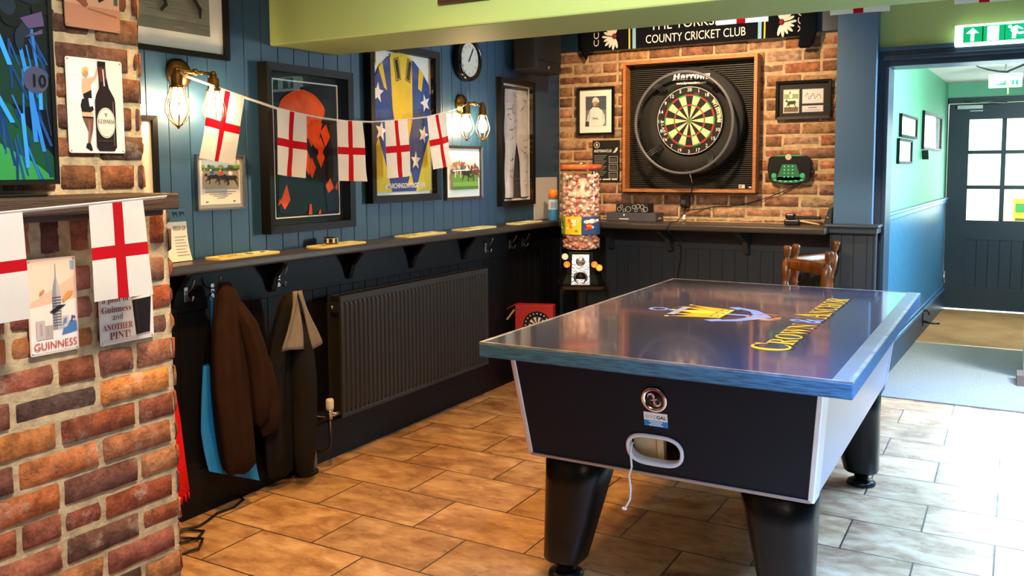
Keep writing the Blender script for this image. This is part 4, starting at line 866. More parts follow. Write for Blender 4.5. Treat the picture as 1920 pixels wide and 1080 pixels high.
def tin_sign(name, label, f, u0, u1, v0, v1, shapes, base, texts=(), tilt=0., edge=None):
    c, s = math.cos(tilt), math.sin(tilt); uc, vc = (u0+u1)/2, (v0+v1)/2
    g = lambda u, v, w: f(uc+(u-uc)*c-(v-vc)*s, vc+(u-uc)*s+(v-vc)*c, w)
    r = thing(name, label, 'sign', g(uc, v0, .012))
    P = []
    for cx, cy, a0 in ((u1-.006, v1-.006, 0), (u0+.006, v1-.006, PI/2), (u0+.006, v0+.006, PI), (u1-.006, v0+.006, 1.5*PI)):
        for k in range(4): a = a0+PI/2*k/3; P.append((cx+.006*math.cos(a), cy+.006*math.sin(a)))
    m = MB(); m.prism(P, .0125, .0150, g, mat('enamel_'+base.strip('#'), base, .3, var=.04, vscale=10)); m.done('plate', None, r)
    m = MB(); art(m, g, u0+.001, u1-.001, v0+.001, v1-.001, .0153, shapes, .00012)
    for t in texts: add_text(m, t[0], g, u0+(u1-u0)*t[1], v0+(v1-v0)*t[2], .0150+.0042, t[3], paint(t[4]), **t[5])
    m.done('print', None, r, recalc=False)
    for a, b in ((u0+.006, v0+.006), (u1-.006, v0+.006), (u0+.006, v1-.006), (u1-.006, v1-.006)): m = MB(); m.lathe([(0, 0), (.0025, 0), (.002, .0015), (0, .002)], g(a, b, .015), Vector(g(a, b, 1))-Vector(g(a, b, 0)), 8, M_STEEL); m.done('nail', M_STEEL, r)
    return r
# bottle sign
SK, SK2 = '#d9a98a', '#c08c6c'
sh = [('#dcd8d6', rect(.02, .02, .98, .98)), ('#e9e7e6', rect(.04, .55, .5, .97)), ('#cfccca', line((.06, .82), (.45, .80), .006)), ('#d2cfcd', line((.78, .2), (.98, .22), .006)), ('#d2cfcd', rect(.86, .30, .885, .55)), ('#d2cfcd', line((.8, .4), (.98, .4), .006)),
      (SK, [(.34, .78), (.42, .72), (.52, .80), (.575, .90), (.545, .915), (.48, .82)]),                                # raised arm
      (SK, [(.27, .79), (.35, .80), (.42, .76), (.43, .66), (.40, .58), (.42, .50), (.40, .42), (.24, .42), (.23, .50), (.27, .58), (.25, .68)]),
      ('#16151a', [(.27, .62), (.42, .67), (.43, .56), (.40, .52), (.29, .57)]), ('#16151a', [(.25, .57), (.41, .58), (.45, .46), (.38, .42), (.24, .43), (.22, .50)]), ('#eceaea', [(.36, .58), (.45, .58), (.44, .50), (.38, .49)]),
      (SK, [(.24, .43), (.44, .43), (.43, .36), (.25, .36)]), ('#2a1f20', [(.24, .385), (.44, .385), (.435, .362), (.25, .362)]),
      ('#6b4a42', [(.25, .365), (.44, .365), (.42, .24), (.36, .09), (.32, .09), (.34, .22)]), ('#8a6252', line((.36, .34), (.35, .12), .03)),
      ('#15121a', [(.30, .10), (.37, .10), (.40, .03), (.38, .015), (.28, .055)]),
      (SK2, circ(.325, .845, .055, .042, 14)), ('#d8b868', [(.26, .85), (.28, .90), (.34, .912), (.39, .89), (.37, .865), (.30, .875), (.285, .83)]),
      # bottle
      ('#1d1216', [(.545, .985), (.685, .985), (.69, .93), (.70, .82), (.74, .70), (.83, .60), (.845, .56), (.845, .06), (.80, .02), (.52, .02), (.475, .06), (.475, .56), (.50, .62), (.56, .70), (.56, .82), (.545, .93)]),
      ('#5a2a24', [(.565, .92), (.68, .92), (.70, .80), (.575, .76)]), ('#0e0a0e', rect(.55, .945, .69, .985)), ('#c9c5c8', line((.64, .90), (.655, .72), .022)), ('#6d6a70', line((.80, .56), (.80, .08), .012)),
      ('#d9d2c2', circ(.66, .325, .168, .165, 28)), ('#2a2624', circ(.66, .325, .156, .155, 28)), ('#e2dccd', circ(.66, .325, .150, .150, 28)), ('#8a7f62', [(.63, .43), (.69, .43), (.66, .375)]),
      ('#b9b1a0', rect(.56, .245, .76, .25)), ('#b9b1a0', rect(.58, .225, .74, .23)), ('#b9b1a0', rect(.60, .205, .72, .21)), ('#3a2a2a', rect(.49, .12, .83, .135))]
tin_sign('tin_sign', 'white tin sign of a lingerie-clad woman beside a dark stout bottle', UW, 1.415, 1.579, 1.457, 1.704, sh, '#e6e3e1', [('GUINNESS', .66, .315, .012, '#26211f', dict(width=.048, align='C', serif=True))])
# upper sign, cut by the frame
sh = [('#c8977a', rect(0, 0, 1, 1)), ('#b87f62', rect(0, 0, 1, .25)), ('#8c4a38', [(0, .45), (.15, .50), (.34, .36), (.42, .26), (.36, .22), (.22, .28), (0, .34)]), ('#7a3f30', [(.1, .6), (.3, .46), (.42, .38), (.40, .30), (.2, .42)]),
      ('#1c2022', [(.42, .55), (.55, .40), (.62, .30), (.72, .34), (.80, .50), (.95, .6), (.96, 1), (.40, 1)]), ('#e6e0da', [(.55, .62), (.62, .46), (.68, .5), (.70, .70), (.6, .8)]), ('#3f5a4c', rect(.9, .3, .97, 1)), ('#8f5f48', line((.4, .22), (.95, .17), .015))]
tin_sign('tin_sign', 'tan tin sign with crossed feet, topmost on the chimney', UW, 1.420, 1.580, 1.780, 2.02, sh, '#8f6a55')
# skyscraper poster
sh = [('#e3b79c', rect(.02, .02, .98, .98)), ('#efcdb6', [(.02, .98), (.98, .98), (.98, .80), (.02, .55)]), ('#f2ddd0', [(.02, .5), (.98, .55), (.98, .2), (.02, .2)]), ('#e9e2e0', rect(.02, .02, .98, .22)), ('#8fa3b8', rect(.88, .86, .97, .96)),
      ('#8d8a90', [(.47, .24), (.67, .24), (.66, .58), (.62, .72), (.585, .80), (.575, .94), (.56, .94), (.55, .80), (.51, .72), (.475, .58)]), ('#b3b0b2', [(.57, .24), (.67, .24), (.66, .58), (.62, .72), (.585, .80), (.575, .92), (.57, .80)])]
for k in range(11): sh.append(('#55545c', rect(.485, .28+.03*k, .655, .29+.03*k)))
sh += [('#c5b2ae', rect(.12, .16, .30, .36)), ('#b3a29e', rect(.30, .16, .46, .30)), ('#cbb9b2', rect(.68, .2, .80, .38)), ('#a99c9c', rect(.20, .2, .24, .33)), ('#a99c9c', rect(.34, .19, .37, .28))]
sh += [('#4a76b0', [(.64, .18), (.97, .20), (.96, .30), (.90, .34), (.82, .32), (.76, .26), (.68, .25)]), ('#35598e', [(.84, .30), (.93, .31), (.94, .36), (.86, .375)]), ('#5a86bd', [(.66, .28), (.74, .30), (.76, .36), (.70, .35)]), ('#e0a888', circ(.90, .325, .022, .016, 10)), ('#d08f4a', [(.70, .52), (.90, .60), (.92, .635), (.80, .64), (.68, .56)]), ('#c98a44', [(.22, .62), (.32, .66), (.30, .69), (.22, .66)]), ('#1e1d22', [(.40, .44), (.60, .50), (.76, .50), (.62, .46), (.50, .42)])]
tin_sign('tin_sign', 'peach tin sign of a grey skyscraper with red brand lettering', CW, 1.248, 1.376, .958, 1.196, sh, '#d9c5b8', [('GUINNESS', .50, .055, .019, '#c0392b', dict(width=.112, align='C', bold=.0))], tilt=.0)
# pint poster
sh = [('#dcd7d8', rect(.02, .02, .98, .98)), ('#cfc3c6', rect(.02, .02, .98, .08)), ('#171014', [(.585, .92), (.985, .94), (.93, .10), (.66, .08)]), ('#2a1d22', [(.64, .72), (.70, .74), (.74, .14), (.69, .13)]), ('#e2d9cf', [(.60, .76), (.965, .78), (.96, .74), (.605, .72)]), ('#0f0b0d', [(.57, .97), (.985, .985), (.985, .79), (.595, .77)]), ('#8f8a8c', [(.66, .09), (.93, .105), (.93, .07), (.67, .055)])]
DR = '#7d2a2c'
tin_sign('tin_sign', 'white tin sign with red lettering and a glass of dark stout', CW, 1.436, 1.601, .951, 1.105, sh, '#d5cfd0',
         [('a pint of', .04, .70, .020, DR, dict(width=.082, serif=True)), ('Guinness', .03, .55, .018, DR, dict(width=.088, serif=True)), ('and', .22, .42, .016, '#4a3a3c', dict(width=.030)), ('ANOTHER', .04, .245, .017, DR, dict(width=.090, serif=True)), ('PINT!', .16, .085, .020, DR, dict(width=.062, serif=True)), ('GUINNESS', .785, .835, .014, '#efe9dd', dict(width=.060, align='C', serif=True))])
# ------------------------------------------------------------------ dartboard in its tray frame
M_PINE = mat('orange_pine', '#9a5a2a', .5, col2='#b8743a', vscale=9, bump=.3, bscale=50, stretch=(2, 2, 12))
r = thing('dartboard_backing', 'square wooden tray frame lined with ribbed black rubber', 'dartboard backing', BW(-1.89, 1.246, 0))
u0, u1, v0, v1 = -2.345, -1.438, 1.246, 2.121
m = MB(); m.ring(u0, u1, v0, v1, .020, .001, .098, BW, M_PINE, .0); m.done('frame', M_PINE, r)
M_RUB = mat('ribbed_rubber', '#2b2926', .55, var=.3, vscale=60)
m = MB(); n = 62; prof = []
for k in range(n): z = v0+.02+(v1-v0-.04)*k/n; prof += [(z, .011), (z+.003, .020), (z+.008, .020), (z+.011, .011)]
prof.append((v1-.02, .012))
for (a, wa), (b, wb) in zip(prof, prof[1:]): m.face([BW(u0+.018, a, wa), BW(u1-.018, a, wa), BW(u1-.018, b, wb), BW(u0+.018, b, wb)], M_RUB)
m.box(u0+.018, u1-.018, v0+.018, v1-.018, .002, .011, BW, M_RUB); m.done('rubber_lining', M_RUB, r, recalc=False)
m = MB(); m.face([BW(a, b, .0208) for a, b in rect(-1.565, 1.272, -1.525, 1.296)], paint('#c9c2b6')); m.face([BW(a, b, .0211) for a, b in rect(-1.560, 1.276, -1.545, 1.292)], paint('#8a8278')); m.done('sticker', None, r, recalc=False); m = MB(); m.face([BW(a, b, .0208) for a, b in rect(-1.500, 1.275, -1.482, 1.283)], paint('#c9c2b6')); m.done('sticker', None, r, recalc=False)
C0 = (-1.868, 1.713)
O = BW(*C0, 0); AX = (0, -1, 0)
r = thing('dartboard_surround', 'thick black foam ring around the dartboard with white lettering', 'dartboard surround', BW(C0[0], C0[1]-.345, .02))
m = MB(); m.lathe([(.228, .0215), (.345, .0215), (.350, .026), (.350, .100), (.345, .108), (.232, .108), (.228, .104), (.228, .0215)], O, AX, 64, mat('black_foam', '#0b0b0b', .75, bump=.2, bscale=200), caps=False); m.done('foam_ring', None, r)
m = MB(); IK = paint('#e6e4df')
add_text(m, 'Harrows', BW, C0[0]+.003, C0[1]+.264, .1092, .050, IK, width=.25, align='C', serif=True, bold=.02, shear=.12); m.done('lettering', None, r, recalc=False); m = MB()
add_text(m, 'www.harrowsdarts.com', BW, C0[0]+.005, C0[1]+.237, .1092, .017, IK, width=.20, align='C', bold=.03, shear=.1); m.done('lettering', None, r, recalc=False)
r = thing('dartboard', 'cream, black, red and green bristle dartboard with a white number ring', 'dartboard', BW(C0[0], C0[1]-.2255, .02))
m = MB(); m.lathe([(0, .0215), (.2255, .0215), (.2255, .118), (.222, .121), (0, .121)], O, AX, 64, mat('dartboard_black', '#0d0d0d', .8), False); m.done('board', None, r)
CR, BK, RD, GN = mat('bristle_cream', '#d8c898', .85, bump=.3, bscale=600), mat('bristle_black', '#141413', .85), mat('bristle_red', '#b8262c', .8), mat('bristle_green', '#1f8a3c', .8)
m = MB(); ps = [C0[0], C0[1]]
def seg(r0, r1, a0, a1, mm, w=.1215):
    P = [(ps[0]+r1*math.cos(a0+(a1-a0)*k/3), ps[1]+r1*math.sin(a0+(a1-a0)*k/3)) for k in range(4)]+[(ps[0]+r0*math.cos(a1-(a1-a0)*k/3), ps[1]+r0*math.sin(a1-(a1-a0)*k/3)) for k in range(4)]
    m.face([BW(a, b, w) for a, b in P], mm)
for k in range(20):
    a = PI/2-2*PI*k/20; a0, a1 = a-PI/20, a+PI/20; d = k % 2 == 0
    for r0, r1, mm in ((.016, .096, BK if d else CR), (.096, .106, RD if d else GN), (.106, .160, BK if d else CR), (.160, .170, RD if d else GN)): seg(r0, r1, a0, a1, mm)
for r1, mm, w_ in ((.016, GN, .1217), (.0064, RD, .1219)): m.face([BW(a, b, w_) for a, b in circ(*ps, r1)], mm)
m.done('scoring_face', None, r, recalc=False)
m = MB()
for k, s in enumerate('20 1 18 4 13 6 10 15 2 17 3 19 7 16 8 11 14 9 12 5'.split()):
    a = PI/2-2*PI*k/20; add_text(m, s, BW, ps[0]+.2005*math.cos(a), ps[1]+.2005*math.sin(a)-.011, .1225, .022, IK, align='C', bold=.01)
m.tube([BW(a, b, .1228) for a, b in circ(*ps, .2175, n=60)], .0016, 6, IK, True); m.done('number_ring', None, r, recalc=False)
m = MB(); WT = paint('#e8d9a0')
for i, ch in enumerate('winmau'):
    a = .60-.125*i; add_text(m, ch, BW, ps[0]+.186*math.cos(a), ps[1]+.186*math.sin(a), .1226, .026, WT, align='C', rot=a-PI/2, bold=.03)
m.done('lettering', None, r, recalc=False); m = MB()
for i, ch in enumerate('BLADE'): a = PI+.02+.115*i; add_text(m, ch, BW, ps[0]+.192*math.cos(a), ps[1]+.192*math.sin(a), .1226, .018, IK, align='C', rot=a+PI/2, bold=.02)
a = PI+.64; add_text(m, '5', BW, ps[0]+.192*math.cos(a), ps[1]+.192*math.sin(a), .1226, .022, paint('#c0302c'), align='C', rot=a+PI/2, bold=.03)
m.done('lettering', None, r, recalc=False)
for a in (1.28, 2.5, -.62, -1.85): m = MB(); m.face([BW(p, q, .1224) for p, q in [(ps[0]+.184*math.cos(a+t)+.0*t, ps[1]+.184*math.sin(a+t)) for t in (-.09, .09)]+[(ps[0]+.176*math.cos(a+t), ps[1]+.176*math.sin(a+t)) for t in (.09, -.09)]], paint('#7a1f24')); m.done('red_mark', None, r, recalc=False)
m = MB()
for k in range(20):
    a = PI/20+2*PI*k/20; m.tube([BW(ps[0]+.016*math.cos(a), ps[1]+.016*math.sin(a), .1225), BW(ps[0]+.172*math.cos(a), ps[1]+.172*math.sin(a), .1225)], .0006, 4)
m.done('wire', M_STEEL, r)
# light ring standing off the surround
r = thing('dartboard_light', 'grey ring lamp held in front of the dartboard surround', 'ring light', BW(C0[0]-.005, C0[1]-.34, .11))
C1 = (-1.882, 1.697); RO = BW(*C1, .19)
m = MB(); m.lathe([(.318, .0), (.332, .0), (.334, .004), (.334, .020), (.318, .020), (.316, .016), (.318, .0)], RO, AX, 72, mat('grey_plastic', '#55555a', .4), caps=False); m.done('ring', None, r)
for a in (.86, 2.28, 3.86, 5.30):
    m = MB(); ca, sa = math.cos(a), math.sin(a); G = mat('dark_grey_arm', '#35353a', .4)
    for t in (-.014, .0, .014): m.tube([BW(C1[0]+.320*ca-t*sa, C1[1]+.320*sa+t*ca, .198), BW(C0[0]+.300*ca-t*sa, C0[1]+.300*sa+t*ca, .18), BW(C0[0]+.245*ca-t*sa, C0[1]+.245*sa+t*ca, .115)], .0042, 6)
    m.done('arm', G, r)
m = MB(); m.tube([BW(C1[0]+.02, C1[1]-.318, .205), BW(C1[0]+.03, C1[1]-.306, .21), BW(C1[0]+.045, C1[1]-.318, .205), BW(C1[0]+.045, C1[1]-.37, .14), BW(C1[0]+.035, C1[1]-.42, .112), BW(C1[0]+.03, 1.240, .112), BW(C1[0]+.028, 1.21, .06)], .003, 6); m.done('lead', M_BLACK, r)
m = MB(); m.tube([BW(C1[0]+.045, C1[1]-.325, .20), BW(C1[0]+.043, C1[1]-.36, .15), BW(C1[0]+.040, C1[1]-.395, .12)], .0045, 6); m.done('cable_tie', M_WHITE, r)
r = thing('plug_adapter', 'small black plug adapter on the brick under the dartboard tray', 'adapter', BW(-1.92, 1.146, .02))
m = MB(); m.box(-1.951, -1.890, 1.146, 1.226, .009, .045, BW, None, .006); m.done('adapter_body', M_BLACK, r)
m = MB(); m.box(-1.945, -1.915, 1.165, 1.195, .045, .0465, BW, paint('#3a3a3c')); m.done('adapter_panel', None, r)
m = MB(); m.tube([BW(-1.92, 1.148, .03), BW(-1.922, 1.10, .05), BW(-1.915, 1.06, .20), BW(-1.915, 1.056, .355), BW(-1.925, 1.02, .375), BW(-1.93, .9, .09), BW(-1.94, .80, .05), BW(-1.96, .72, .04), BW(-1.975, .60, .04), BW(-1.98, .45, .04), BW(-1.98, .1, .04)], .003, 6); m.done('lead', M_BLACK, r)
m = MB(); m.box(-1.925, -1.905, 1.062, 1.095, .045, .075, BW, M_WHITE, .003); m.done('lead_clip', M_WHITE, r)

BWO = lambda u, v, w: BW(u, v, w+.012)                  # clear of the brick faces
# ------------------------------------------------------------------ things on the brick wall
sh = [('#6a7280', rect(0, 0, 1, 1)), ('#4d5560', rect(0, .55, 1, 1)), ('#7d8590', rect(0, 0, 1, .2)), ('#e4e2de', [(.02, 0), (.10, .35), (.22, .55), (.36, .64), (.62, .62), (.80, .52), (.92, .36), (.94, .12), (.82, 0)]), ('#c5c3c2', [(.10, .35), (.22, .55), (.26, .40), (.18, .12), (.06, .1)]), ('#cfcdcb', [(.80, .52), (.92, .36), (.92, .12), (.78, .3)]), ('#b9b7b5', line((.40, .45), (.44, .1), .015)),
      ('#b98f78', [(.38, .66), (.60, .66), (.63, .78), (.58, .84), (.40, .84), (.36, .76)]), ('#8a6654', [(.46, .66), (.60, .66), (.63, .78), (.55, .76)]), ('#dcdad6', [(.32, .80), (.36, .92), (.46, .97), (.58, .95), (.66, .86), (.66, .80), (.50, .84)]), ('#b7b5b2', [(.32, .80), (.50, .85), (.68, .80), (.66, .775), (.50, .81), (.34, .775)]), ('#3a3a40', rect(.0, .0, .18, .16)), ('#55555c', line((.28, .3), (.66, .22), .012)), ('#55555c', line((.34, .22), (.62, .3), .012))]
framed('picture_frame', 'black framed portrait of a jockey in white on the brick wall', 'picture', BWO, -2.722, -2.440, 1.640, 1.972, .022, .016, M_FRAME, M_MOUNTW, .046, sh, base='#606874')
# dark club poster
r = thing('poster', 'black printed poster on the brick beside the wooden dart tray', 'poster', BW(-2.50, 1.312, .012))
m = MB(); m.box(-2.608, -2.402, 1.312, 1.602, .0105, .0115, BW); m.done('sheet', paint('#161618'), r)
m = MB(); IK2 = paint('#cfccc6'); IK3 = paint('#6f6d6a')
m.face([BW(a, b, .0118) for a, b in circ(-2.575, 1.570, .022, .022)], IK2); m.face([BW(a, b, .0120) for a, b in circ(-2.575, 1.570, .018, .018)], paint('#161618')); m.face([BW(a, b, .0122) for a, b in [(-2.580, 1.560), (-2.570, 1.560), (-2.566, 1.572), (-2.575, 1.584), (-2.584, 1.572)]], IK2)
add_text(m, 'ANDYSMANCLUB', BW, -2.598, 1.518, .012, .020, IK2, width=.135, bold=.03); m.face([BW(a, b, .0118) for a, b in [(-2.455, 1.515), (-2.44, 1.53), (-2.43, 1.548), (-2.415, 1.552), (-2.42, 1.53), (-2.435, 1.515)]], IK2)
for k in range(12):
    y = 1.492-.0125*k; m.box(-2.597, -2.50-.012*(k*7 % 3), y, y+.006, .0116, .0118, BW, IK3)
for k in range(3): m.ring(-2.483, -2.418, 1.445-.055*k, 1.49-.055*k, .0022, .0114, .0119, BW, IK2); [m.box(-2.477, -2.428, 1.472-.055*k-.009*q, 1.476-.055*k-.009*q, .0116, .0118, BW, IK3) for q in range(3)]
for a, b in ((-2.59, -2.54), (-2.53, -2.47), (-2.46, -2.42)): m.box(a, b, 1.324, 1.334, .0116, .0118, BW, IK2)
m.done('print', None, r, recalc=False)
# double picture at the pillar
r, q, wq = framed('picture_frame', 'wide black frame holding a racehorse photograph and a signed card', 'picture', BWO, -1.336, -1.004, 1.706, 1.944, .024, .016, M_FRAME, mat('black_mount', '#17171a', .8), .0, [], base='#19191c')
m = MB()
art(m, BWO, -1.293, -1.195, 1.745, 1.892, wq+.001, [('#b9b3a4', rect(0, 0, 1, 1)), ('#d9d3c4', rect(.06, .05, .94, .95)), ('#8a9a6a', rect(.06, .60, .94, .8)), ('#6a5a48', rect(.06, .05, .94, .25)), ('#3a2c24', place(HORSE, .12, .14, .74, .52)), ('#e2dfd6', place(RIDER, .14, .2, .7, .62)), ('#7d8a4a', circ(.42, .86, .07, .06, 10))])
m.done('photograph', None, r, recalc=False)
m = MB()
art(m, BWO, -1.178, -1.050, 1.800, 1.890, wq+.001, [('#a9a3a4', rect(0, 0, 1, 1)), ('#d0cacb', rect(.03, .04, .97, .96))]); m.tube([BWO(-1.16+.012*k, 1.845+.028*math.sin(k*2.1)*(1-.06*k), wq+.003) for k in range(9)], .0012, 4, paint('#55525c'))
art(m, BWO, -1.178, -1.050, 1.748, 1.788, wq+.001, [('#a9a3a4', rect(0, 0, 1, 1)), ('#cac4c5', rect(.03, .06, .97, .94)), ('#5a565c', rect(.3, .6, .7, .72)), ('#8d888c', rect(.15, .25, .85, .33))]); m.done('signed_card', None, r, recalc=False)
# electronic scorer
r = thing('dart_scorer', 'black and green electronic dart scorer mounted on the brick', 'dart scorer', BW(-1.245, 1.30, .01))
SC = [(-1.372, 1.462), (-1.352, 1.479), (-1.30, 1.487), (-1.19, 1.487), (-1.142, 1.480), (-1.118, 1.463), (-1.112, 1.40), (-1.116, 1.345), (-1.130, 1.316), (-1.20, 1.303), (-1.29, 1.303), (-1.355, 1.316), (-1.370, 1.345), (-1.376, 1.40)]
m = MB(); m.prism(SC, .006, .046, BW, mat('scorer_black', '#14171c', .3), .006); m.done('case', None, r)
GR = mat('scorer_green', '#1f6a45', .5)
m = MB(); m.face([BW(a, b, .0465) for a, b in [(-1.285, 1.425), (-1.200, 1.425), (-1.175, 1.355), (-1.165, 1.325), (-1.325, 1.325), (-1.310, 1.355)]], GR); m.face([BW(a, b, .0465) for a, b in [(-1.34, 1.476), (-1.145, 1.476), (-1.19, 1.484), (-1.30, 1.484)]], mat('scorer_bright', '#3aa05a', .5))
m.face([BW(a, b, .0465) for a, b in [(-1.352, 1.345), (-1.14, 1.345), (-1.15, 1.322), (-1.20, 1.309), (-1.29, 1.309), (-1.345, 1.322)]], GR); m.done('keypad_panel', None, r, recalc=False)
m = MB()
for i in range(3):
    for j in range(4): m.lathe([(0, 0), (.0055, 0), (.005, .003), (0, .003)], BW(-1.270+.025*i, 1.412-.022*j+.0*i, .0468), AX, 10, paint('#6fd0a0'), False)
for k in range(6): m.box(-1.335+.032*k, -1.318+.032*k, 1.322-.004*min(k, 5-k), 1.330-.004*min(k, 5-k), .0466, .0482, BW, paint('#6fd0a0'))
for x in (-1.335, -1.160): m.lathe([(0, 0), (.016, 0), (.015, .002), (0, .002)], BW(x, 1.355, .0466), AX, 14, paint('#3fae78'), False)
m.done('button', None, r)
m = MB(); m.lathe([(0, 0), (.020, 0), (.018, .004), (0, .004)], BW(-1.247, 1.470, .0462), AX, 20, paint('#b9b59c'), False); m.done('dartboard_badge', None, r)
m = MB(); m.tube([BW(-1.118, 1.36, .03), BW(-1.095, 1.375, .03), BW(-1.092, 1.385, .028), BW(-1.10, 1.36, .024), BW(-1.20, 1.29, .018), BW(-1.35, 1.225, .016), BW(-1.5, 1.175, .016), BW(-1.62, 1.155, .016), BW(-1.72, 1.152, .016), BW(-1.80, 1.135, .016), BW(-1.91, 1.125, .05)], .003, 6); m.done('lead', M_BLACK, r)
# scarf on the header
M_SCF = mat('black_scarf_knit', '#0d0f16', .95, bump=.5, bscale=300, spec=.1)
r = thing('supporter_scarf', 'black knitted cricket club scarf pinned above the brick', 'scarf', BW(-1.87, 2.215, .06))
SF = lambda u, v, w: BW(u, v, .060+w+.006*math.sin(u*7)+.003*math.sin(u*17+v*9))
m = MB(); m.grid(lambda s, t: SF(-2.66+1.555*s, 2.213+.225*t, 0), 60, 6, M_SCF); m.done('scarf_body', M_SCF, r)
def on(u): return u
m = MB(); IV = paint('#d9d3c9', .9)
V_ = lambda u, v, w: SF(u, v, w)
add_text(m, 'COUNTY CRICKET CLUB', V_, -2.195, 2.240, .003, .055, IV, width=.672, serif=False, bold=.0); m.done('lettering', None, r, recalc=False); m = MB(); add_text(m, 'THE YORKSHIRE', V_, -2.165, 2.325, .003, .062, IV, width=.61); m.done('lettering', None, r, recalc=False); m = MB()
add_text(m, 'CCCY', V_, -2.535, 2.245, .003, .040, IV, width=.19, rot=PI/2); m.done('lettering', None, r, recalc=False); m = MB(); add_text(m, 'YCCC', V_, -1.165, 2.236, .003, .040, IV, width=.19, rot=PI/2); m.done('lettering', None, r, recalc=False)
for a, b, cc in ((-2.318, -2.306, '#d9b93a'), (-2.290, -2.266, '#7fb0cc'), (-1.446, -1.424, '#7fb0cc'), (-1.410, -1.400, '#d9b93a')):
    m = MB(); m.grid(lambda s, t: SF(a+(b-a)*s, 2.213+.225*t, .0022), 1, 6, paint(cc, .9)); m.done('stripe', None, r, recalc=False)
for cx, fl in ((-2.42, 1), (-1.305, -1)):
    m = MB(); cy = 2.305
    for k in range(11):
        a = -.6+.36*k-1.2; ln = .075 if k % 2 else .068
        if fl > 0: a = PI-a
        m.face([SF(cx+fl*.0+ln*.25*math.cos(a)+x*math.cos(a)-y*math.sin(a), cy+ln*.25*math.sin(a)+x*math.sin(a)+y*math.cos(a), .003+.0001*k) for x, y in circ(ln*.5, 0, ln*.5, .010, 12)], IV)
    m.face([SF(a, b, .0048) for a, b in circ(cx, cy, .014, .016, 12)], paint('#8a1f1f', .9)); m.face([SF(a, b, .0046) for a, b in line((cx-fl*.02, cy), (cx-fl*.085, cy+.012), .007)], paint('#1f3a2a', .9)); m.done('rose', None, r, recalc=False)
m = MB(); m.loft([BW(-2.64, 0, .07)[:2]+(2.42, .05, .012), BW(-2.64, 0, .07)[:2]+(2.24, .042, .012), BW(-2.632, 0, .07)[:2]+(2.19, .018, .009), BW(-2.630, 0, .07)[:2]+(2.165, .004, .004)], 20, M_SCF, (4, .1), 41); m.done('fringe', M_SCF, r)
m = MB(); m.loft([BW(-1.13, 0, .075)[:2]+(2.42, .045, .012), BW(-1.135, 0, .075)[:2]+(2.22, .05, .014), BW(-1.15, 0, .075)[:2]+(2.155, .045, .012), BW(-1.15, 0, .075)[:2]+(2.14, .03, .010)], 20, M_SCF, (5, .14), 42); m.done('fringe', M_SCF, r)

# ------------------------------------------------------------------ ledge under the dartboard and what lies on it
r = thing('dart_ledge', 'deep dark painted ledge below the dartboard', 'wall shelf', BW(-1.85, .8, 0))
m = MB(); m.box(-2.714, -.964, 1.008, 1.049, .002, .345, BW, M_SHELF, .010); m.done('shelf_board', M_SHELF, r)
for x in (-2.02, -1.50, -2.45):
    m = MB(); m.prism([(.015, 1.007), (.27, 1.007), (.27, .985), (.10, .93), (.055, .85), (.015, .84)], x-.016, x+.016, lambda u, v, w: (w, L-u, v), M_CHARB, .003); m.done('bracket', M_CHARB, r)
r = thing('gift_box', 'flat dark grey box on the ledge below the poster', 'box', BW(-2.25, 1.050, .15))
f = lambda u, v, w: BW(u, v, w)
m = MB(); m.box(-2.425, -2.07, 1.0505, 1.107, .04, .185, f, mat('dark_grey_card', '#47434a', .5), .002); m.done('box_body', None, r)
m = MB(); m.face([BW(a, b, .1856) for a, b in circ(-2.295, 1.092, .007, .007, 10)], IK2); m.face([BW(a, b, .1856) for a, b in rect(-2.330, 1.062, -2.262, 1.069)], IK2); m.done('print', None, r, recalc=False); m = MB(); m.face([(-2.0691, a, b) for a, b in rect(L-.14, 1.064, L-.085, 1.076)], IK2); m.done('print', None, r, recalc=False)
r = thing('patterned_box', 'black box with white ring pattern on top of the flat grey box', 'box', BW(-2.26, 1.109, .13))
m = MB(); m.box(-2.365, -2.135, 1.1085, 1.165, .05, .16, f, M_BLACKM, .002); m.done('box_body', None, r)
m = MB()
for x, y, q in ((-2.34, 1.130, .014), (-2.305, 1.122, .010), (-2.325, 1.148, .010), (-2.275, 1.130, .018), (-2.235, 1.145, .012), (-2.205, 1.150, .014), (-2.175, 1.146, .014), (-2.152, 1.130, .016), (-2.17, 1.122, .010), (-2.22, 1.122, .010)): m.tube([BW(a, b, .1606) for a, b in circ(x, y, q, q, 18)], .0014, 4, IK2, True)
m.done('ring_pattern', None, r)
r = thing('hand_brush', 'black handled brush lying on top of another beside the pillar', 'brush', BW(-1.12, 1.083, .12))
m = MB(); m.box(-1.240, -1.180, 1.084, 1.122, .10, .145, f, M_BLACK, .012); m.done('brush_head', M_BLACK, r)
m = MB(); m.box(-1.19, -1.03, 1.086, 1.106, .105, .138, f, M_BLACKM, .006); m.done('handle', M_BLACKM, r)
r = thing('hand_brush', 'brush with a pale wooden handle flat on the ledge under the black one', 'brush', BW(-1.12, 1.05, .12))
m = MB(); m.box(-1.245, -1.150, 1.0502, 1.083, .09, .15, f, M_BLACK, .008); m.done('brush_head', M_BLACK, r)
m = MB(); m.tube([BW(-1.17, 1.076, .13), BW(-1.13, 1.074, .14), BW(-1.08, 1.066, .15), BW(-1.03, 1.0565, .15)], .0062, 8, mat('pale_wood_handle', '#c9a878', .6)); m.done('wooden_handle', None, r)
r = thing('card_reader', 'small dark device standing against the pillar on the ledge', 'device', BW(-.99, 1.05, .1))
m = MB(); m.prism([(-1.02, 1.0502), (-.968, 1.0502), (-.964, 1.160), (-.985, 1.160)], .06, .12, f, mat('dark_device', '#26282c', .35), .004); m.done('device_body', None, r)
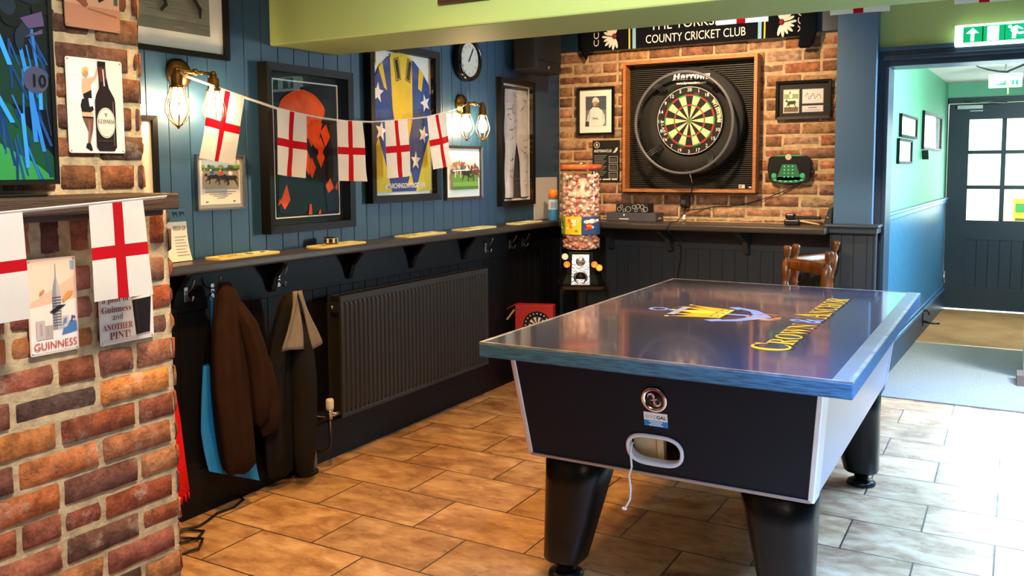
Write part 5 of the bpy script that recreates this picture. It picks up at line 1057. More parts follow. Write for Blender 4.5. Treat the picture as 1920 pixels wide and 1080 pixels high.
m = MB(); m.lathe([(0, 0), (.006, 0), (.006, .002), (0, .002)], BW(-.99, 1.10, .1201), AX, 10, paint('#8a8d90')); m.done('button', None, r)

# ------------------------------------------------------------------ sweet vending machine
VX, VY = -2.452, 5.19
r = thing('vending_machine', 'tall clear sweet vending machine with an orange lid on a black stand', 'vending machine', (VX, VY, 0))
O = (VX, VY, 0)
m = MB(); m.lathe([(0, .001), (.15, .001), (.15, .018), (.06, .03), (.045, .04), (.045, .60), (.07, .635), (0, .635)], O, (0, 0, 1), 32, M_BLACK); m.done('stand', M_BLACK, r)
m = MB()
def octa(z, rr, ch): return [(rr, -rr+ch, z), (rr, rr-ch, z), (rr-ch, rr, z), (-rr+ch, rr, z), (-rr, rr-ch, z), (-rr, -rr+ch, z), (-rr+ch, -rr, z), (rr-ch, -rr, z)]
ca, sa = math.cos(.42), math.sin(.42); RV = lambda u, v, w: (VX+u*ca-v*sa, VY+u*sa+v*ca, w)
R_ = [[m.b.verts.new(RV(*p)) for p in octa(z, rr, .045)] for z, rr in ((.635, .150), (.655, .160), (.675, .158), (.73, .135), (.86, .120), (.875, .126))]
for p, q in zip(R_, R_[1:]):
    for i in range(8): m.b.faces.new((p[i], p[(i+1) % 8], q[(i+1) % 8], q[i]))
m.b.faces.new(R_[0][::-1]); m.b.faces.new(R_[-1]); m.done('base_body', mat('black_enamel', '#0b0b0c', .12, coat=.5), r)
FV = lambda u, v, w: RV(u, -(.1235+w+(.0 if v > .80 else .028*(.80-v)/.13)), v)
m = MB(); m.prism([(-.062, .665), (.062, .665), (.056, .86), (-.056, .86)], .004, .012, FV, mat('worn_chrome', '#8a8a8e', .25, 1., bump=.3, bscale=90), .003)
m.done('front_plate', None, r)
m = MB(); m.lathe([(.040, 0), (.044, .006), (.040, .012), (.034, .012), (.032, .004)], FV(0, .715, .013), Vector((sa, -ca, 0)), 24, M_CHROME, caps=False); m.lathe([(0, .0), (.034, 0), (.034, .004), (0, .004)], FV(0, .715, .013), Vector((sa, -ca, 0)), 24, paint('#050506')); m.done('outlet', None, r)
m = MB(); m.lathe([(0, 0), (.030, 0), (.030, .012), (.024, .016), (0, .016)], FV(0, .815, .012), Vector((sa, -ca, 0)), 24, M_CHROME); m.box(-.028, .028, .810, .820, .026, .040, FV, M_CHROME, .003); m.done('crank', M_CHROME, r)
m = MB()
for u, v, c_ in ((-.088, .795, '#f08a1c'), (.088, .795, '#f08a1c'), (-.100, .845, '#e6dcc4'), (.118, .775, '#e0a030')):
    m = MB(); m.face([FV(u+a, v+b, .006) for a, b in circ(0, 0, .021, .021, 18)], paint(c_)); m.face([FV(u+a, v+b, .0065) for a, b in circ(0, 0, .014, .014, 14)], paint('#e8c060' if c_ != '#e6dcc4' else '#f2ece0')); m.done('sticker', None, r, recalc=False)
M_PLA = pane_mat('clear_plastic', (.93, .90, .88, 1), 1.35, .06)
m = MB(); m.lathe([(.126, .876), (.126, 1.415)], O, (0, 0, 1), 40, M_PLA, caps=False)
m.done('canister', M_PLA, r)
m = MB()
for z in (.955, 1.10, 1.20, 1.275, 1.345): m.lathe([(.1262, z), (.1275, z+.001), (.1275, z+.003), (.1262, z+.004)], O, (0, 0, 1), 40, caps=False)
m.done('canister_seam', M_PLA, r)
m = MB(); rs = random.Random(9); CC = [mat('sweet_pink', '#d8a08e', .35), mat('sweet_peach', '#e0b8a4', .35), mat('sweet_red', '#cc7a68', .35), mat('sweet_clear', '#e6d6ca', .25), mat('sweet_brown', '#c08c76', .4), mat('sweet_white', '#e2d2c6', .3)]
for k in range(560):
    z = rs.uniform(.895, 1.37); a = rs.uniform(0, 2*PI); q = .106 if rs.random() < .75 else rs.uniform(.02, .1)
    pal = CC[:3]+CC[4:5]+CC[:2] if z < 1.0 or rs.random() < .45 else [CC[3], CC[5], CC[1], CC[3], CC[0]]
    m.sphere((VX+q*math.cos(a), VY+q*math.sin(a), z), rs.uniform(.013, .018), 8, 6, rs.choice(pal), (1, 1, rs.uniform(.7, 1.1)))
m.lathe([(.098, .885), (.098, 1.20), (.085, 1.34), (.0, 1.36)], O, (0, 0, 1), 24, CC[1], caps=False)
ob = m.done('sweets', None, r); ob['kind'] = 'stuff'
m = MB(); m.lathe([(.0, 1.432), (.10, 1.432), (.128, 1.430), (.132, 1.424), (.132, 1.404), (.128, 1.402), (0, 1.402)], O, (0, 0, 1), 40, mat('orange_red_lid', '#d8401c', .35, col2='#ee7a2a', vscale=5)); m.lathe([(0, 1.43), (.02, 1.432), (.016, 1.445), (0, 1.448)], O, (0, 0, 1), 14, M_STEEL); m.done('lid', None, r)
m = MB()                                                # printed card band
for a0, a1, c1, cs in ((-2.75, -2.06, '#7a9a2a', ['#c0392b', '#e8d44a', '#3c6a28']), (-2.04, -1.12, '#e8c02a', ['#f0e6c0', '#d86a1c', '#8a8f3a']), (-1.10, .1, '#2a4a7a', ['#c0302a', '#e8e2da', '#d8a02a'])):
    A = lambda s, t, w=0: (VX+(.1285+w)*math.cos(a0+(a1-a0)*s), VY+(.1285+w)*math.sin(a0+(a1-a0)*s), .985+.115*t)
    m.grid(lambda s, t: A(s, t), 8, 1, paint(c1))
    for k in range(9): x, y, q = rs.uniform(.2, .8), rs.uniform(.2, .8), rs.uniform(.08, .18); m.face([A(a, b, .0006+.0001*k) for a, b in circ(x, y, q, q*.7, 10)], paint(rs.choice(cs)))
    m.face([A(a, b, .002) for a, b in rect(.15, .68, .85, .86)], paint(cs[0]))
    m.face([A(a, b, .0021) for a, b in rect(.22, .72, .78, .82)], paint(cs[1]))
m.done('picture_band', None, r, recalc=False)
# red cardboard box with a dartboard printed on it
r = thing('cardboard_box', 'opened red cardboard box printed with a dartboard, standing in the corner', 'box', (-2.70, 4.98, 0))
ca2, sa2 = math.cos(.30), math.sin(.30); RB = lambda u, v, w: (-2.70+u*ca2-v*sa2, 4.96+u*sa2+v*ca2, w)
M_RB = mat('red_carton', '#a31a1a', .55, var=.1)
m = MB(); m.box(-.10, .15, -.03, .06, .001, .53, RB, M_RB, .003); m.done('carton', M_RB, r)
FB = lambda u, v, w: RB(u, -.03-w, v)
m = MB(); m.face([FB(a, b, .0006) for a, b in circ(.045, .40, .092, .092, 32)], paint('#141214')); m.face([FB(a, b, .0009) for a, b in circ(.045, .40, .058, .058, 24)], paint('#3a3434'))
for k in range(10): a = 2*PI*k/10; m.face([FB(.045+q*math.cos(t), .40+q*math.sin(t), .0012) for q, t in ((.0, a), (.055, a-.15), (.055, a+.15))], paint('#d8d0c0'))
for k in range(20): a = 2*PI*k/20; m.face([FB(x, y, .0012) for x, y in circ(.045+.077*math.cos(a), .40+.077*math.sin(a), .005, .005, 6)], paint('#c9c4ba'))
m.done('print', None, r, recalc=False)
m = MB(); m.prism([(-.10, .53), (-.155, .50), (-.157, .502), (-.102, .534)], -.03, .03, lambda u, v, w: RB(u, w, v), M_RB); m.prism([(-.105, .49), (-.150, .43), (-.160, .435), (-.110, .50)], -.034, .0, lambda u, v, w: RB(u, w, v), mat('brown_card', '#b58a4a', .8)); m.done('flap', None, r)
# ------------------------------------------------------------------ pool table with a board cover
TX0, TX1, TY0, TY1, TZ = -1.516, -.354, 2.424, 4.306, .840
def vinyl_mat():
    m = mat('navy_vinyl', '#373c4e', .14, coat=.6, crough=.055, bump=.05, bscale=9, spec=1.); return m
M_VIN = vinyl_mat()
def teal_wood():
    m = mat('teal_stained_wood', '#12344a', .5, col2='#3a7596', vscale=20, bump=.4, bscale=120, stretch=(1, 9, 26)); return m
r = thing('pool_table', 'coin operated pool table covered by a navy board lettered in gold', 'pool table', (-.935, 3.365, 0))
m = MB(); m.box(TX0, TX1, TY0, TY1, TZ-.047, TZ-.001, ID, None, .004); m.done('cover_board', teal_wood(), r)
m = MB(); m.box(TX0+.008, TX1-.008, TY0+.008, TY1-.008, TZ-.003, TZ+.001, ID, M_VIN, .0015); m.done('cover_vinyl', M_VIN, r)
m = MB(); m.ring(TX0+.001, TX1-.001, TY0+.001, TY1-.001, .012, TZ-.004, TZ+.0022, ID, mat('worn_pale_edge', '#8f8a84', .35, .3, var=.4, vscale=20), .0005); m.done('edge_strip', None, r)
m = MB(); m.box(TX1-.055, TX1-.013, TY0+.013, TY1-.013, TZ-.001, TZ+.0019, ID, mat('grey_blue_edge_board', '#6b6b66', .35, var=.1, bump=.1)); m.done('edge_board', None, r)
# cabinet: inward tapering box, open oval in the near end
ZT, ZB = TZ-.047, .45
T0 = (-1.425, -.437, 2.475, 4.262); B0 = (-1.400, -.472, 2.555, 4.180)
M_LAM = mat('black_laminate', '#10141f', .5, spec=.16, bump=.05, bscale=200)
cn = lambda q, z: [(q[0], q[2], z), (q[1], q[2], z), (q[1], q[3], z), (q[0], q[3], z)]
tp, bt = cn(T0, ZT), cn(B0, ZB)
def ep(s, t, w=0):         # near end panel: s 0..1 left to right, t 0..1 bottom to top, w outwards
    a = Vector(bt[0]).lerp(Vector(bt[1]), s); b = Vector(tp[0]).lerp(Vector(tp[1]), s); n = Vector((0, -.974, -.226)); return tuple(a.lerp(b, t)+n*w)
EPW, EPH = .95, .354
EP = lambda u, v, w: ep(.5+u/.958, v/EPH, w)       # metres on the panel, u from the middle, v from the bottom
oc, orx, ory = (-.010, .088), .088, .047
def oval(k, n, sc=0.):
    a = 2*PI*k/n; x = math.cos(a); y = math.sin(a); e = .55
    return (oc[0]+(orx+sc)*math.copysign(abs(x)**e, x), oc[1]+(ory+sc)*math.copysign(abs(y)**.9, y))
m = MB(); n = 40; ins = [m.b.verts.new(EP(*oval(k, n), 0)) for k in range(n)]
outp = [ep(s, 1) for s in (1, .875, .75, .625, .5, .375, .25, .125)]+[ep(0, t) for t in (1, .75, .5, .25)]+[ep(s, 0) for s in (0, .125, .25, .375, .5, .625, .75, .875)]+[ep(1, t) for t in (0, .25, .5, .75)]
ou = [m.b.verts.new(p) for p in outp]
es = [m.b.edges.new((ins[k], ins[(k+1) % n])) for k in range(n)]+[m.b.edges.new((ou[k], ou[(k+1) % len(ou)])) for k in range(len(ou))]
bmesh.ops.triangle_fill(m.b, use_beauty=True, edges=es)
m.done('end_panel', M_LAM, r)
M_SIDE = mat('pale_grey_laminate', '#9d9eaa', .28)
m = MB(); m.face([bt[1], bt[2], tp[2], tp[1]], M_SIDE); o = m.done('side_panel', M_SIDE, r); o['label'] = 'pale grey side panel'
m = MB(); m.face([bt[3], bt[0], tp[0], tp[3]], M_SIDE); o = m.done('side_panel', M_SIDE, r); o['label'] = 'pale grey side panel'
m = MB(); m.face([bt[2], bt[3], tp[3], tp[2]], M_LAM); m.done('end_panel', M_LAM, r)
m = MB(); m.face([bt[0], bt[3], bt[2], bt[1]], mat('dark_underside', '#241d1a', .8)); m.done('base_panel', None, r)
M_ALU = mat('silver_corner_trim', '#cfd0d8', .3, .35)
for k in range(4):
    sx = -1 if k in (0, 3) else 1; sy = -1 if k < 2 else 1
    a, b = Vector(bt[k]), Vector(tp[k]); m = MB()
    wide = .075 if k == 1 else .030
    sec = [(-.016, .002), (.0, .004), (.0, .0)]
    P = []
    for c in (a-(b-a)*.01, b):
        P.append([tuple(c+Vector((-sx*.016, sy*.0005, 0))), tuple(c+Vector((-sx*.014, sy*.004, 0))), tuple(c+Vector((-sx*.002, sy*.004, 0))), tuple(c+Vector((sx*.003, sy*.001, 0))), tuple(c+Vector((sx*.003, -sy*wide, 0))), tuple(c+Vector((sx*.0, -sy*(wide+.003), 0)))])
    for i in range(5): m.face([P[0][i], P[0][i+1], P[1][i+1], P[1][i]], M_ALU, False)
    m.done('corner_trim', M_ALU, r)
m = MB(); m.box(-.47, .47, -.004, .004, -.002, .006, lambda u, v, w: EP(u, v, w), mat('pale_board_edge', '#a48c7a', .6)); m.done('bottom_edge', None, r)
M_WP = mat('white_slot_plastic', '#d6d6dc', .35)
m = MB(); m.tube([EP(*oval(k, 44, .002), .003) for k in range(44)], .0062, 8, M_WP, True); m.grid(lambda s, t: EP(*oval(s*44, 44), .002-.03*t), 44, 1, M_WP); m.done('slot_rim', None, r)
m = MB(); PB = mat('raw_plywood', '#d6bd8e', .7, var=.15, vscale=20); DK = mat('dark_inside', '#1c1512', .8)
m.box(-.100, -.022, .02, .17, -.12, -.045, EP, PB); m.box(-.016, .006, .02, .17, -.06, -.035, EP, PB); m.box(-.12, .10, .012, .02, -.22, -.012, EP, mat('inside_shelf', '#4a342a', .7)); m.box(.0, .1, .02, .17, -.24, -.20, EP, DK); m.box(-.13, .10, .17, .18, -.24, -.012, EP, DK); m.done('return_box', None, r)
m = MB(); CRD = paint('#e8e6e6', .7); m.tube([EP(-.088, .095, -.012), EP(-.090, .088, .002), EP(-.090, .07, .010), EP(-.089, .02, .012), (-1.030, 2.535, .44), (-1.022, 2.530, .40), (-1.024, 2.53, .365), (-1.034, 2.53, .345), (-1.040, 2.53, .335)], .0034, 8, CRD); m.sphere((-1.043, 2.53, .331), .006, 10, 8, CRD, (1.6, 1, 1)); m.done('pull_cord', None, r)
# badge and sticker
bc = (.000, .265)
m = MB(); nv = Vector(EP(0, 0, 1))-Vector(EP(0, 0, 0)); m.lathe([(0, .0), (.040, .0), (.042, .003), (.040, .006), (.031, .005), (.030, .002), (0, .002)], EP(*bc, .001), nv, 36, M_CHROME); m.lathe([(0, .0022), (.030, .0022), (.029, .003), (0, .0032)], EP(*bc, .001), nv, 30, paint('#1c0d12', .2))
for a, c1 in ((2.3, '#c9c9d2'), (-.84, '#c9c9d2')):
    m.face([EP(bc[0]+.0135*math.cos(a)+x, bc[1]+.0135*math.sin(a)+y, .0046) for x, y in circ(0, 0, .0115, .0115, 18)], paint(c1, .2)); m.face([EP(bc[0]+.0135*math.cos(a)+x+.003*math.cos(a+2), bc[1]+.0135*math.sin(a)+y+.003*math.sin(a+2), .0050) for x, y in circ(0, 0, .0085, .0085, 16)], paint('#2a1016', .2))
m.face([EP(bc[0]+x, bc[1]+y, .0048) for x, y in line((-.012, 0), (.012, 0), .006)], paint('#d6d6de', .2)); m.tube([EP(bc[0]+.006*math.sin(t*6), bc[1]+(t-.5)*.045, .005) for t in [k/10 for k in range(11)]], .0014, 6, paint('#c02a2a'))
m.tube([EP(bc[0]+.0355*math.cos(a), bc[1]+.0355*math.sin(a), .0068) for a in [.35+.17*k for k in range(13)]], .0024, 6, paint('#9a2a34')); m.done('maker_badge', None, r)
m = MB(); m.box(-.038, .038, .172, .219, .0005, .0012, EP, paint('#e9ebee')); m.face([EP(a, b, .0015) for a, b in rect(-.038, .172, .038, .192)], paint('#1f86d0'))
add_text(m, 'RE', EP, -.016, .1985, .0016, .012, paint('#9aa4ae'), width=.018, bold=.0); add_text(m, 'GAL', EP, .003, .1985, .0016, .012, paint('#1c2a38'), width=.031, bold=.03)
m.face([EP(a, b, .0016) for a, b in circ(-.027, .204, .008, .008, 14)], paint('#c3d0da'))
for i_, (t, w_) in enumerate(((0, .044), (1, .034), (2, .046))): m.face([EP(a, b, .0018) for a, b in rect(-w_/2, .1866-.0058*i_, w_/2, .1896-.0058*i_)], paint('#e6f0f8'))
m.done('sticker', None, r, recalc=False)
# legs
M_LEG = mat('black_leg_paint', '#0b0a0b', .3, var=.3, vscale=25, bump=.12, bscale=90, spec=.28)
def rsq(cx, cy, hx, hy, z, rad, n=6):
    P = []
    for x, y, a0 in ((hx-rad, hy-rad, 0), (-hx+rad, hy-rad, PI/2), (-hx+rad, -hy+rad, PI), (hx-rad, -hy+rad, 1.5*PI)):
        for k in range(n+1): a = a0+PI/2*k/n; P.append((cx+x+rad*math.cos(a), cy+y+rad*math.sin(a), z))
    return P
for sx, sy, ct, cb in ((-1, -1, (-1.262, 2.695), (-1.312, 2.655)), (1, -1, (-.600, 2.695), (-.556, 2.655)), (1, 1, (-.595, 4.03), (-.552, 4.085)), (-1, 1, (-1.262, 4.03), (-1.312, 4.085))):
    m = MB(); R_ = []
    for t in (0, .02, .3, .7, 1):
        z = .062+(ZB+.01-.062)*t; h = .070+(.118-.070)*t-(.006 if t == 0 else 0); c = (cb[0]+(ct[0]-cb[0])*t, cb[1]+(ct[1]-cb[1])*t)
        R_.append([m.b.verts.new(p) for p in rsq(*c, h, h, z, h*.72)])
    for p, q in zip(R_, R_[1:]):
        for i in range(len(p)): m.b.faces.new((p[i], p[(i+1) % len(p)], q[(i+1) % len(p)], q[i])).smooth = True
    m.b.faces.new(R_[0][::-1]); m.b.faces.new(R_[-1]); lg = m.done('leg', M_LEG, r)
    m = MB(); m.lathe([(0, .001), (.060, .001), (.062, .006), (.058, .016), (.040, .024), (.030, .026), (.030, .063), (0, .063)], (cb[0], cb[1], 0), (0, 0, 1), 28, mat('black_rubber_foot', '#17181a', .3)); m.done('foot', None, lg)
# lettering and emblem on the vinyl
PT = lambda u, v, w: (-v, u, TZ+.0012+w)       # u runs away from the viewer, v to the blue wall
GOLD, LIL = mat('gold_print', '#e0a81f', .35), mat('lilac_print', '#7f95d6', .35); BKP = mat('black_print', '#0f1118', .3)
LX = .600
for dx, dy, w_, mm, nm in ((.010, -.010, .0002, BKP, 'lettering_shadow'), (0, 0, .0006, None, 'lettering')):
    m = MB(); g = mm or GOLD; l_ = mm or LIL; y = 2.735+dx; v0_ = LX+dy
    add_text(m, 'C', PT, y, v0_-.006, w_, .125, g, width=.112, serif=True, bold=.004)
    add_text(m, 'ROWN', PT, y+.115, v0_, w_, .088, g, width=.405, serif=True, bold=.004)
    add_text(m, '&', PT, y+.555, v0_, w_, .115, l_, width=.085, serif=False, bold=.01)
    add_text(m, 'A', PT, y+.670, v0_, w_, .125, g, width=.115, serif=True, bold=.004)
    add_text(m, 'NCHOR', PT, y+.790, v0_, w_, .088, g, width=.440, serif=True, bold=.004)
    m.done(nm, None, r, recalc=False)
EC = (3.345, 1.028)
EM = lambda u, v, w: PT(EC[0]+u, EC[1]+v, w)
m = MB()
def blk(pts, mm, w_): m.face([EM(a+.006, b-.005, .0002) for a, b in pts], BKP); m.face([EM(a, b, w_) for a, b in pts], mm)
n = 28
for i in range(n):
    a0, a1 = 2*PI*i/n, 2*PI*(i+1)/n; m.face([EM(.038*math.cos(t)*q, .205+.042*math.sin(t)*q, .0008) for q, t in ((1, a0), (1, a1), (.62, a1), (.62, a0))], LIL)
blk(rect(-.015, -.16, .015, .17), LIL, .0008); blk([(-.105, .105), (.105, .105), (.105, .135), (-.105, .135)], LIL, .0010)
arm = [(-.165, -.03), (-.19, -.07), (-.175, -.08), (-.14, -.155), (-.07, -.205), (0, -.245), (.07, -.205), (.14, -.155), (.175, -.08), (.19, -.07), (.165, -.03), (.115, -.08), (.135, -.09), (.10, -.135), (.03, -.165), (-.03, -.165), (-.10, -.135), (-.135, -.09), (-.115, -.08)]
blk(arm, LIL, .0007)
blk([(-.105, -.075), (.105, -.075), (.125, .02), (.150, .115), (.095, .045), (.075, .125), (.045, .045), (0, .145), (-.045, .045), (-.075, .125), (-.095, .045), (-.150, .115), (-.125, .02)], GOLD, .0012)
YG = mat('bright_gold_print', '#f2cf4a', .35)
m.face([EM(a, b, .0015) for a, b in [(-.10, -.07), (.10, -.07), (.108, -.035), (-.108, -.035)]], YG); m.face([EM(a, b, .0015) for a, b in [(-.03, -.02), (.03, -.02), (.04, .05), (0, .10), (-.04, .05)]], YG)
for x in (-.075, -.0, .075): m.tube([EM(x+.022*math.cos(t), -.045+.016*math.sin(t), .0016) for t in [2*PI*k/14 for k in range(14)]], .0016, 4, mat('brown_print', '#7a4a14', .4), True)
for x in (-.15, -.075, 0, .075, .15): m.face([EM(x+a, (.145 if x == 0 else .12)+b, .0016) for a, b in circ(0, 0, .010, .010, 10)], YG)
RP = [(.03, .16), (.075, .15), (.10, .105), (.10, .06), (.06, .02)], [(-.02, -.15), (-.055, -.19), (-.05, -.25), (.0, -.278), (.05, -.255), (.055, -.205), (.02, -.17)]
for q in RP:
    S_ = []
    for i in range(len(q)-1):
        for t in (0, .25, .5, .75): S_.append((q[i][0]*(1-t)+q[i+1][0]*t, q[i][1]*(1-t)+q[i+1][1]*t))
    m.tube([EM(a, b, .001) for a, b in S_], .0034, 5, mat('orange_print', '#d98a3a', .4), flat=.2)
m.done('emblem', None, r, recalc=False)

# ------------------------------------------------------------------ turned chairs behind the table
M_OAK = mat('varnished_oak', '#552a0c', .3, col2='#7d4513', vscale=12, bump=.2, bscale=60, stretch=(6, 6, 1))
def chair(label):
    r = thing('spindle_chair', label, 'chair', (0, 0, 0), None)
    hw = .19
    for s in (-1, 1):
        m = MB(); b0 = Vector((s*(hw-.045), .0, .46)); b1 = Vector((s*hw, .05, .97)); ax = (b1-b0).normalized(); ln = (b1-b0).length
        m.lathe([(0, 0), (.022, 0), (.022, .03), (.016, .05), (.024, .075), (.016, .095), (.021, .14), (.027, .20), (.024, .25), (.015, .285), (.022, .295), (.015, .305), (.020, .335), (.024, .345), (.024, .425), (.014, .435), (.011, .450), (.018, .464), (.022, ln-.022), (.023, ln-.008), (.016, ln), (0, ln)], b0, ax, 16); m.done('back_post', M_OAK, r)
    m = MB()
    def rail(s, t):
        x = -hw+.02+(2*hw-.04)*s; a = 2*PI*t; return (x, .037+.012*math.cos(a)+.020*math.sin(PI*s), .87+.030*math.sin(a)*(1+.15*math.sin(PI*s)))
    m.grid(rail, 12, 12); m.done('top_rail', M_OAK, r)
    m = MB(); m.tube([(-hw+.04, .012, .60), (0, .03, .60), (hw-.04, .012, .60)], .012, 10); m.done('lower_rail', M_OAK, r)
    m = MB(); m.prism([(-.19, -.38), (.19, -.38), (.21, -.30), (.20, .0), (.16, .03), (-.16, .03), (-.20, .0), (-.21, -.30)], .425, .46, ID, None, .008); m.done('seat', M_OAK, r)
    for x, y in ((-.16, -.33), (.16, -.33), (-.14, -.02), (.14, -.02)):
        m = MB(); m.lathe([(0, .001), (.016, .001), (.018, .05), (.024, .15), (.016, .20), (.026, .28), (.020, .36), (.022, .427), (0, .427)], (x, y, 0), (0, 0, 1), 14); m.done('leg', M_OAK, r)
    return r
def place_chair(c, x, y, a): c.location = (x, y, 0); c.rotation_euler.z = a
c1 = chair('turned oak chair behind the table, the one whose whole top rail shows'); place_chair(c1, -1.0, 4.87, math.radians(-44))
c2 = copy_tree(c1, (-1.04, 5.33, 0), None, 'turned oak chair half hidden behind the matching chair', math.radians(-115))

# ------------------------------------------------------------------ exit signs
GE = emis('exit_green', '#00a060', 1.15); WE = emis('exit_white', '#e2fff4', 2.6)
r = thing('exit_sign', 'large lit green exit sign above the doorway', 'exit sign', (-.155, L-.04, 2.083))
ES = lambda u, v, w: (u, L-.075-w, v)
m = MB(); m.box(-.335, .025, 2.083, 2.200, -.074, -.001, ES, WE, .006); m.done('light_box', WE, r)
m = MB(); m.face([ES(a, b, .0002) for a, b in rect(-.292, 2.100, .012, 2.187)], GE)
for a, b in ((-.197, -.191), (-.088, -.085)): m.face([ES(p, q, .0004) for p, q in rect(a, 2.100, b, 2.187)], paint('#0b5c3c'))
m.done('green_panel', None, r, recalc=False)
m = MB()
m.face([ES(a, b, .0006) for a, b in [(-.254, 2.106), (-.236, 2.106), (-.236, 2.150), (-.213, 2.150), (-.245, 2.180), (-.277, 2.150), (-.254, 2.150)]], WE); m.done('arrow', None, r, recalc=False); m = MB(); m.face([ES(a, b, .0006) for a, b in rect(-.172, 2.104, -.115, 2.182)], WE); m.done('door_symbol', None, r, recalc=False); m = MB()
m.face([ES(a, b, .0006) for a, b in circ(-.062, 2.173, .009, .009, 14)], WE)
for pts in ([(-.052, 2.168), (-.030, 2.178), (.002, 2.158), (-.004, 2.152), (-.028, 2.164), (-.022, 2.140), (.008, 2.142), (.010, 2.132), (-.018, 2.128), (-.030, 2.136), (-.034, 2.108), (-.052, 2.108), (-.050, 2.138), (-.060, 2.152)],): m.face([ES(a, b, .0006) for a, b in pts], WE)
m.done('running_figure', None, r, recalc=False)
r = thing('exit_sign', 'small lit exit sign hanging in the entrance passage', 'exit sign', (-.105, 8.0, 2.02))
EH = lambda u, v, w: (u, 8.0-w, v)
m = MB(); m.box(-.220, .010, 2.020, 2.125, 0, .05, EH, WE, .006); m.done('light_box', WE, r)
m = MB(); m.face([EH(a, b, .0503) for a, b in [(-.19, 2.035), (-.10, 2.035), (-.10, 2.085), (-.115, 2.055)]], GE); m.face([EH(a, b, .0503) for a, b in rect(-.06, 2.035, -.045, 2.07)], GE); m.face([EH(a, b, .0503) for a, b in rect(-.035, 2.035, -.015, 2.07)], GE); m.face([EH(a, b, .0503) for a, b in rect(-.21, 2.112, .0, 2.118)], GE); m.done('pictogram', None, r, recalc=False)
m = MB(); m.tube([(-.105, 8.0-.025, 2.12), (-.105, 8.0-.025, 2.2)], .006, 8, M_STEEL); m.tube([(-.085, 7.94, 2.02), (-.085, 7.94, 1.965)], .006, 6, paint('#e6dc8a')); m.done('hanger', None, r)
m = MB(); P_ = [(-.300, 7.0, 2.125), (-.26, 7.0, 2.095), (-.2, 7.0, 2.072), (-.13, 7.0, 2.055), (-.085, 7.0, 2.05), (-.05, 7.0, 2.065), (.02, 7.0, 2.095), (.1, 7.0, 2.13), (.2, 7.0, 2.19)]
m.tube(P_, [.002, .005, .008, .009, .012, .010, .012, .010, .006], 8, M_BLACKM, flat=.4); m.tube([(-.30, 7.0, 2.125), (-.305, 7.0, 2.2)], .002, 5, M_BLACKM)
tag(m.done('ribbon', M_BLACKM), 'black ribbon swag draped across the entrance passage', 'ribbon')

# ------------------------------------------------------------------ entrance passage
M_DOOR = mat('dark_teal_door_paint', '#13232c', .35, bump=.08, bscale=60)
r = bpy.data.objects.new('door_1', None); COL.objects.link(r); r.location = (-.115, EY, 0); struct(r, 'dark glazed entrance door at the end of the passage', 'door')
DF = lambda u, v, w: (u, EY-w, v)
u0, u1 = -.590, .368; pu = ((-.412, -.137), (-.097, .178)); pv = ((.885, 1.185), (1.222, 1.520), (1.555, 1.850))
m = MB(); m.box(u0, pu[0][0], .022, 2.0, -.045, 0, DF); m.box(pu[1][1], u1, .022, 2.0, -.045, 0, DF); m.box(pu[0][0], pu[1][1], 1.85, 2.0, -.045, 0, DF); m.box(pu[0][0], pu[1][1], .72, .885, -.045, 0, DF); m.box(pu[0][0], pu[1][1], .022, .24, -.045, 0, DF); m.done('leaf_frame', M_DOOR, r)
m = MB(); grooved(m, DF, pu[0][0], pu[1][1], .24, .72, -.014, [-.412+.098*k for k in range(1, 6)], M_DOOR, .008, .006); m.box(pu[0][0], pu[1][1], .24, .72, -.04, -.022, DF, M_DOOR); m.box(pu[0][0], pu[1][1], .70, .722, -.014, .004, DF, M_DOOR); m.done('lower_panel', M_DOOR, r)
m = MB(); m.box(pu[0][1], pu[1][0], .885, 1.85, -.035, -.004, DF, None, .005)
for a, b in ((1.185, 1.222), (1.520, 1.555)): m.box(pu[0][0], pu[1][1], a, b, -.035, -.0045, DF, None, .005)
m.done('glazing_bar', M_DOOR, r)
m = MB(); m.box(pu[0][0], pu[1][1], .885, 1.85, -.022, -.018, DF); m.done('glass', M_GLASS, r)
m = MB(); m.box(-.52, -.30, 1.945, 1.985, .001, .045, DF, None, .004); m.tube([DF(-.32, 1.99, .03), DF(-.1, 1.992, .09), DF(-.45, 2.02, .05)], .007, 8); m.box(-.41, -.30, 1.925, 1.935, .0, .012, DF, M_STEEL); m.done('door_closer', M_DOOR, r)
m = MB(); m.lathe([(.012, -.06), (.012, .06)], DF(-.585, .32, .01), (0, 0, 1), 10); m.done('hinge', M_STEEL, r)
mb = MB(); mb.box(-.64, -.595, 0, 2.05, -.12, .012, DF); mb.box(.372, .42, 0, 2.05, -.12, .012, DF); mb.box(-.64, .42, 2.005, 2.06, -.12, .012, DF)
struct(mb.done('trim_6', M_DOOR), 'dark frame around the entrance door', 'door frame')
mb = MB(); mb.box(-.74, .9, 5.715, 7.62, .001, .008); o = mb.done('carpet', mat('grey_loop_carpet', '#878078', .95, var=.35, vscale=160, bump=.8, bscale=350)); tag(o, 'flat grey loop carpet on the passage floor', 'carpet')
mb = MB(); mb.box(-.71, .9, 7.645, 9.54, .001, .010); o = mb.done('coir_mat', mat('coir_mat_fibre', '#a87440', .95, col2='#c48f54', vscale=3, bump=.9, bscale=400)); tag(o, 'brown coir entrance mat inside the glazed door', 'mat')
mb = MB(); mb.box(-.72, .9, 7.62, 7.645, .001, .012, ID, None, .002); o = mb.done('threshold_strip', mat('brass_strip', '#c9b49a', .35, .8)); tag(o, 'thin metal strip between the grey carpet and the coir mat', 'floor strip')
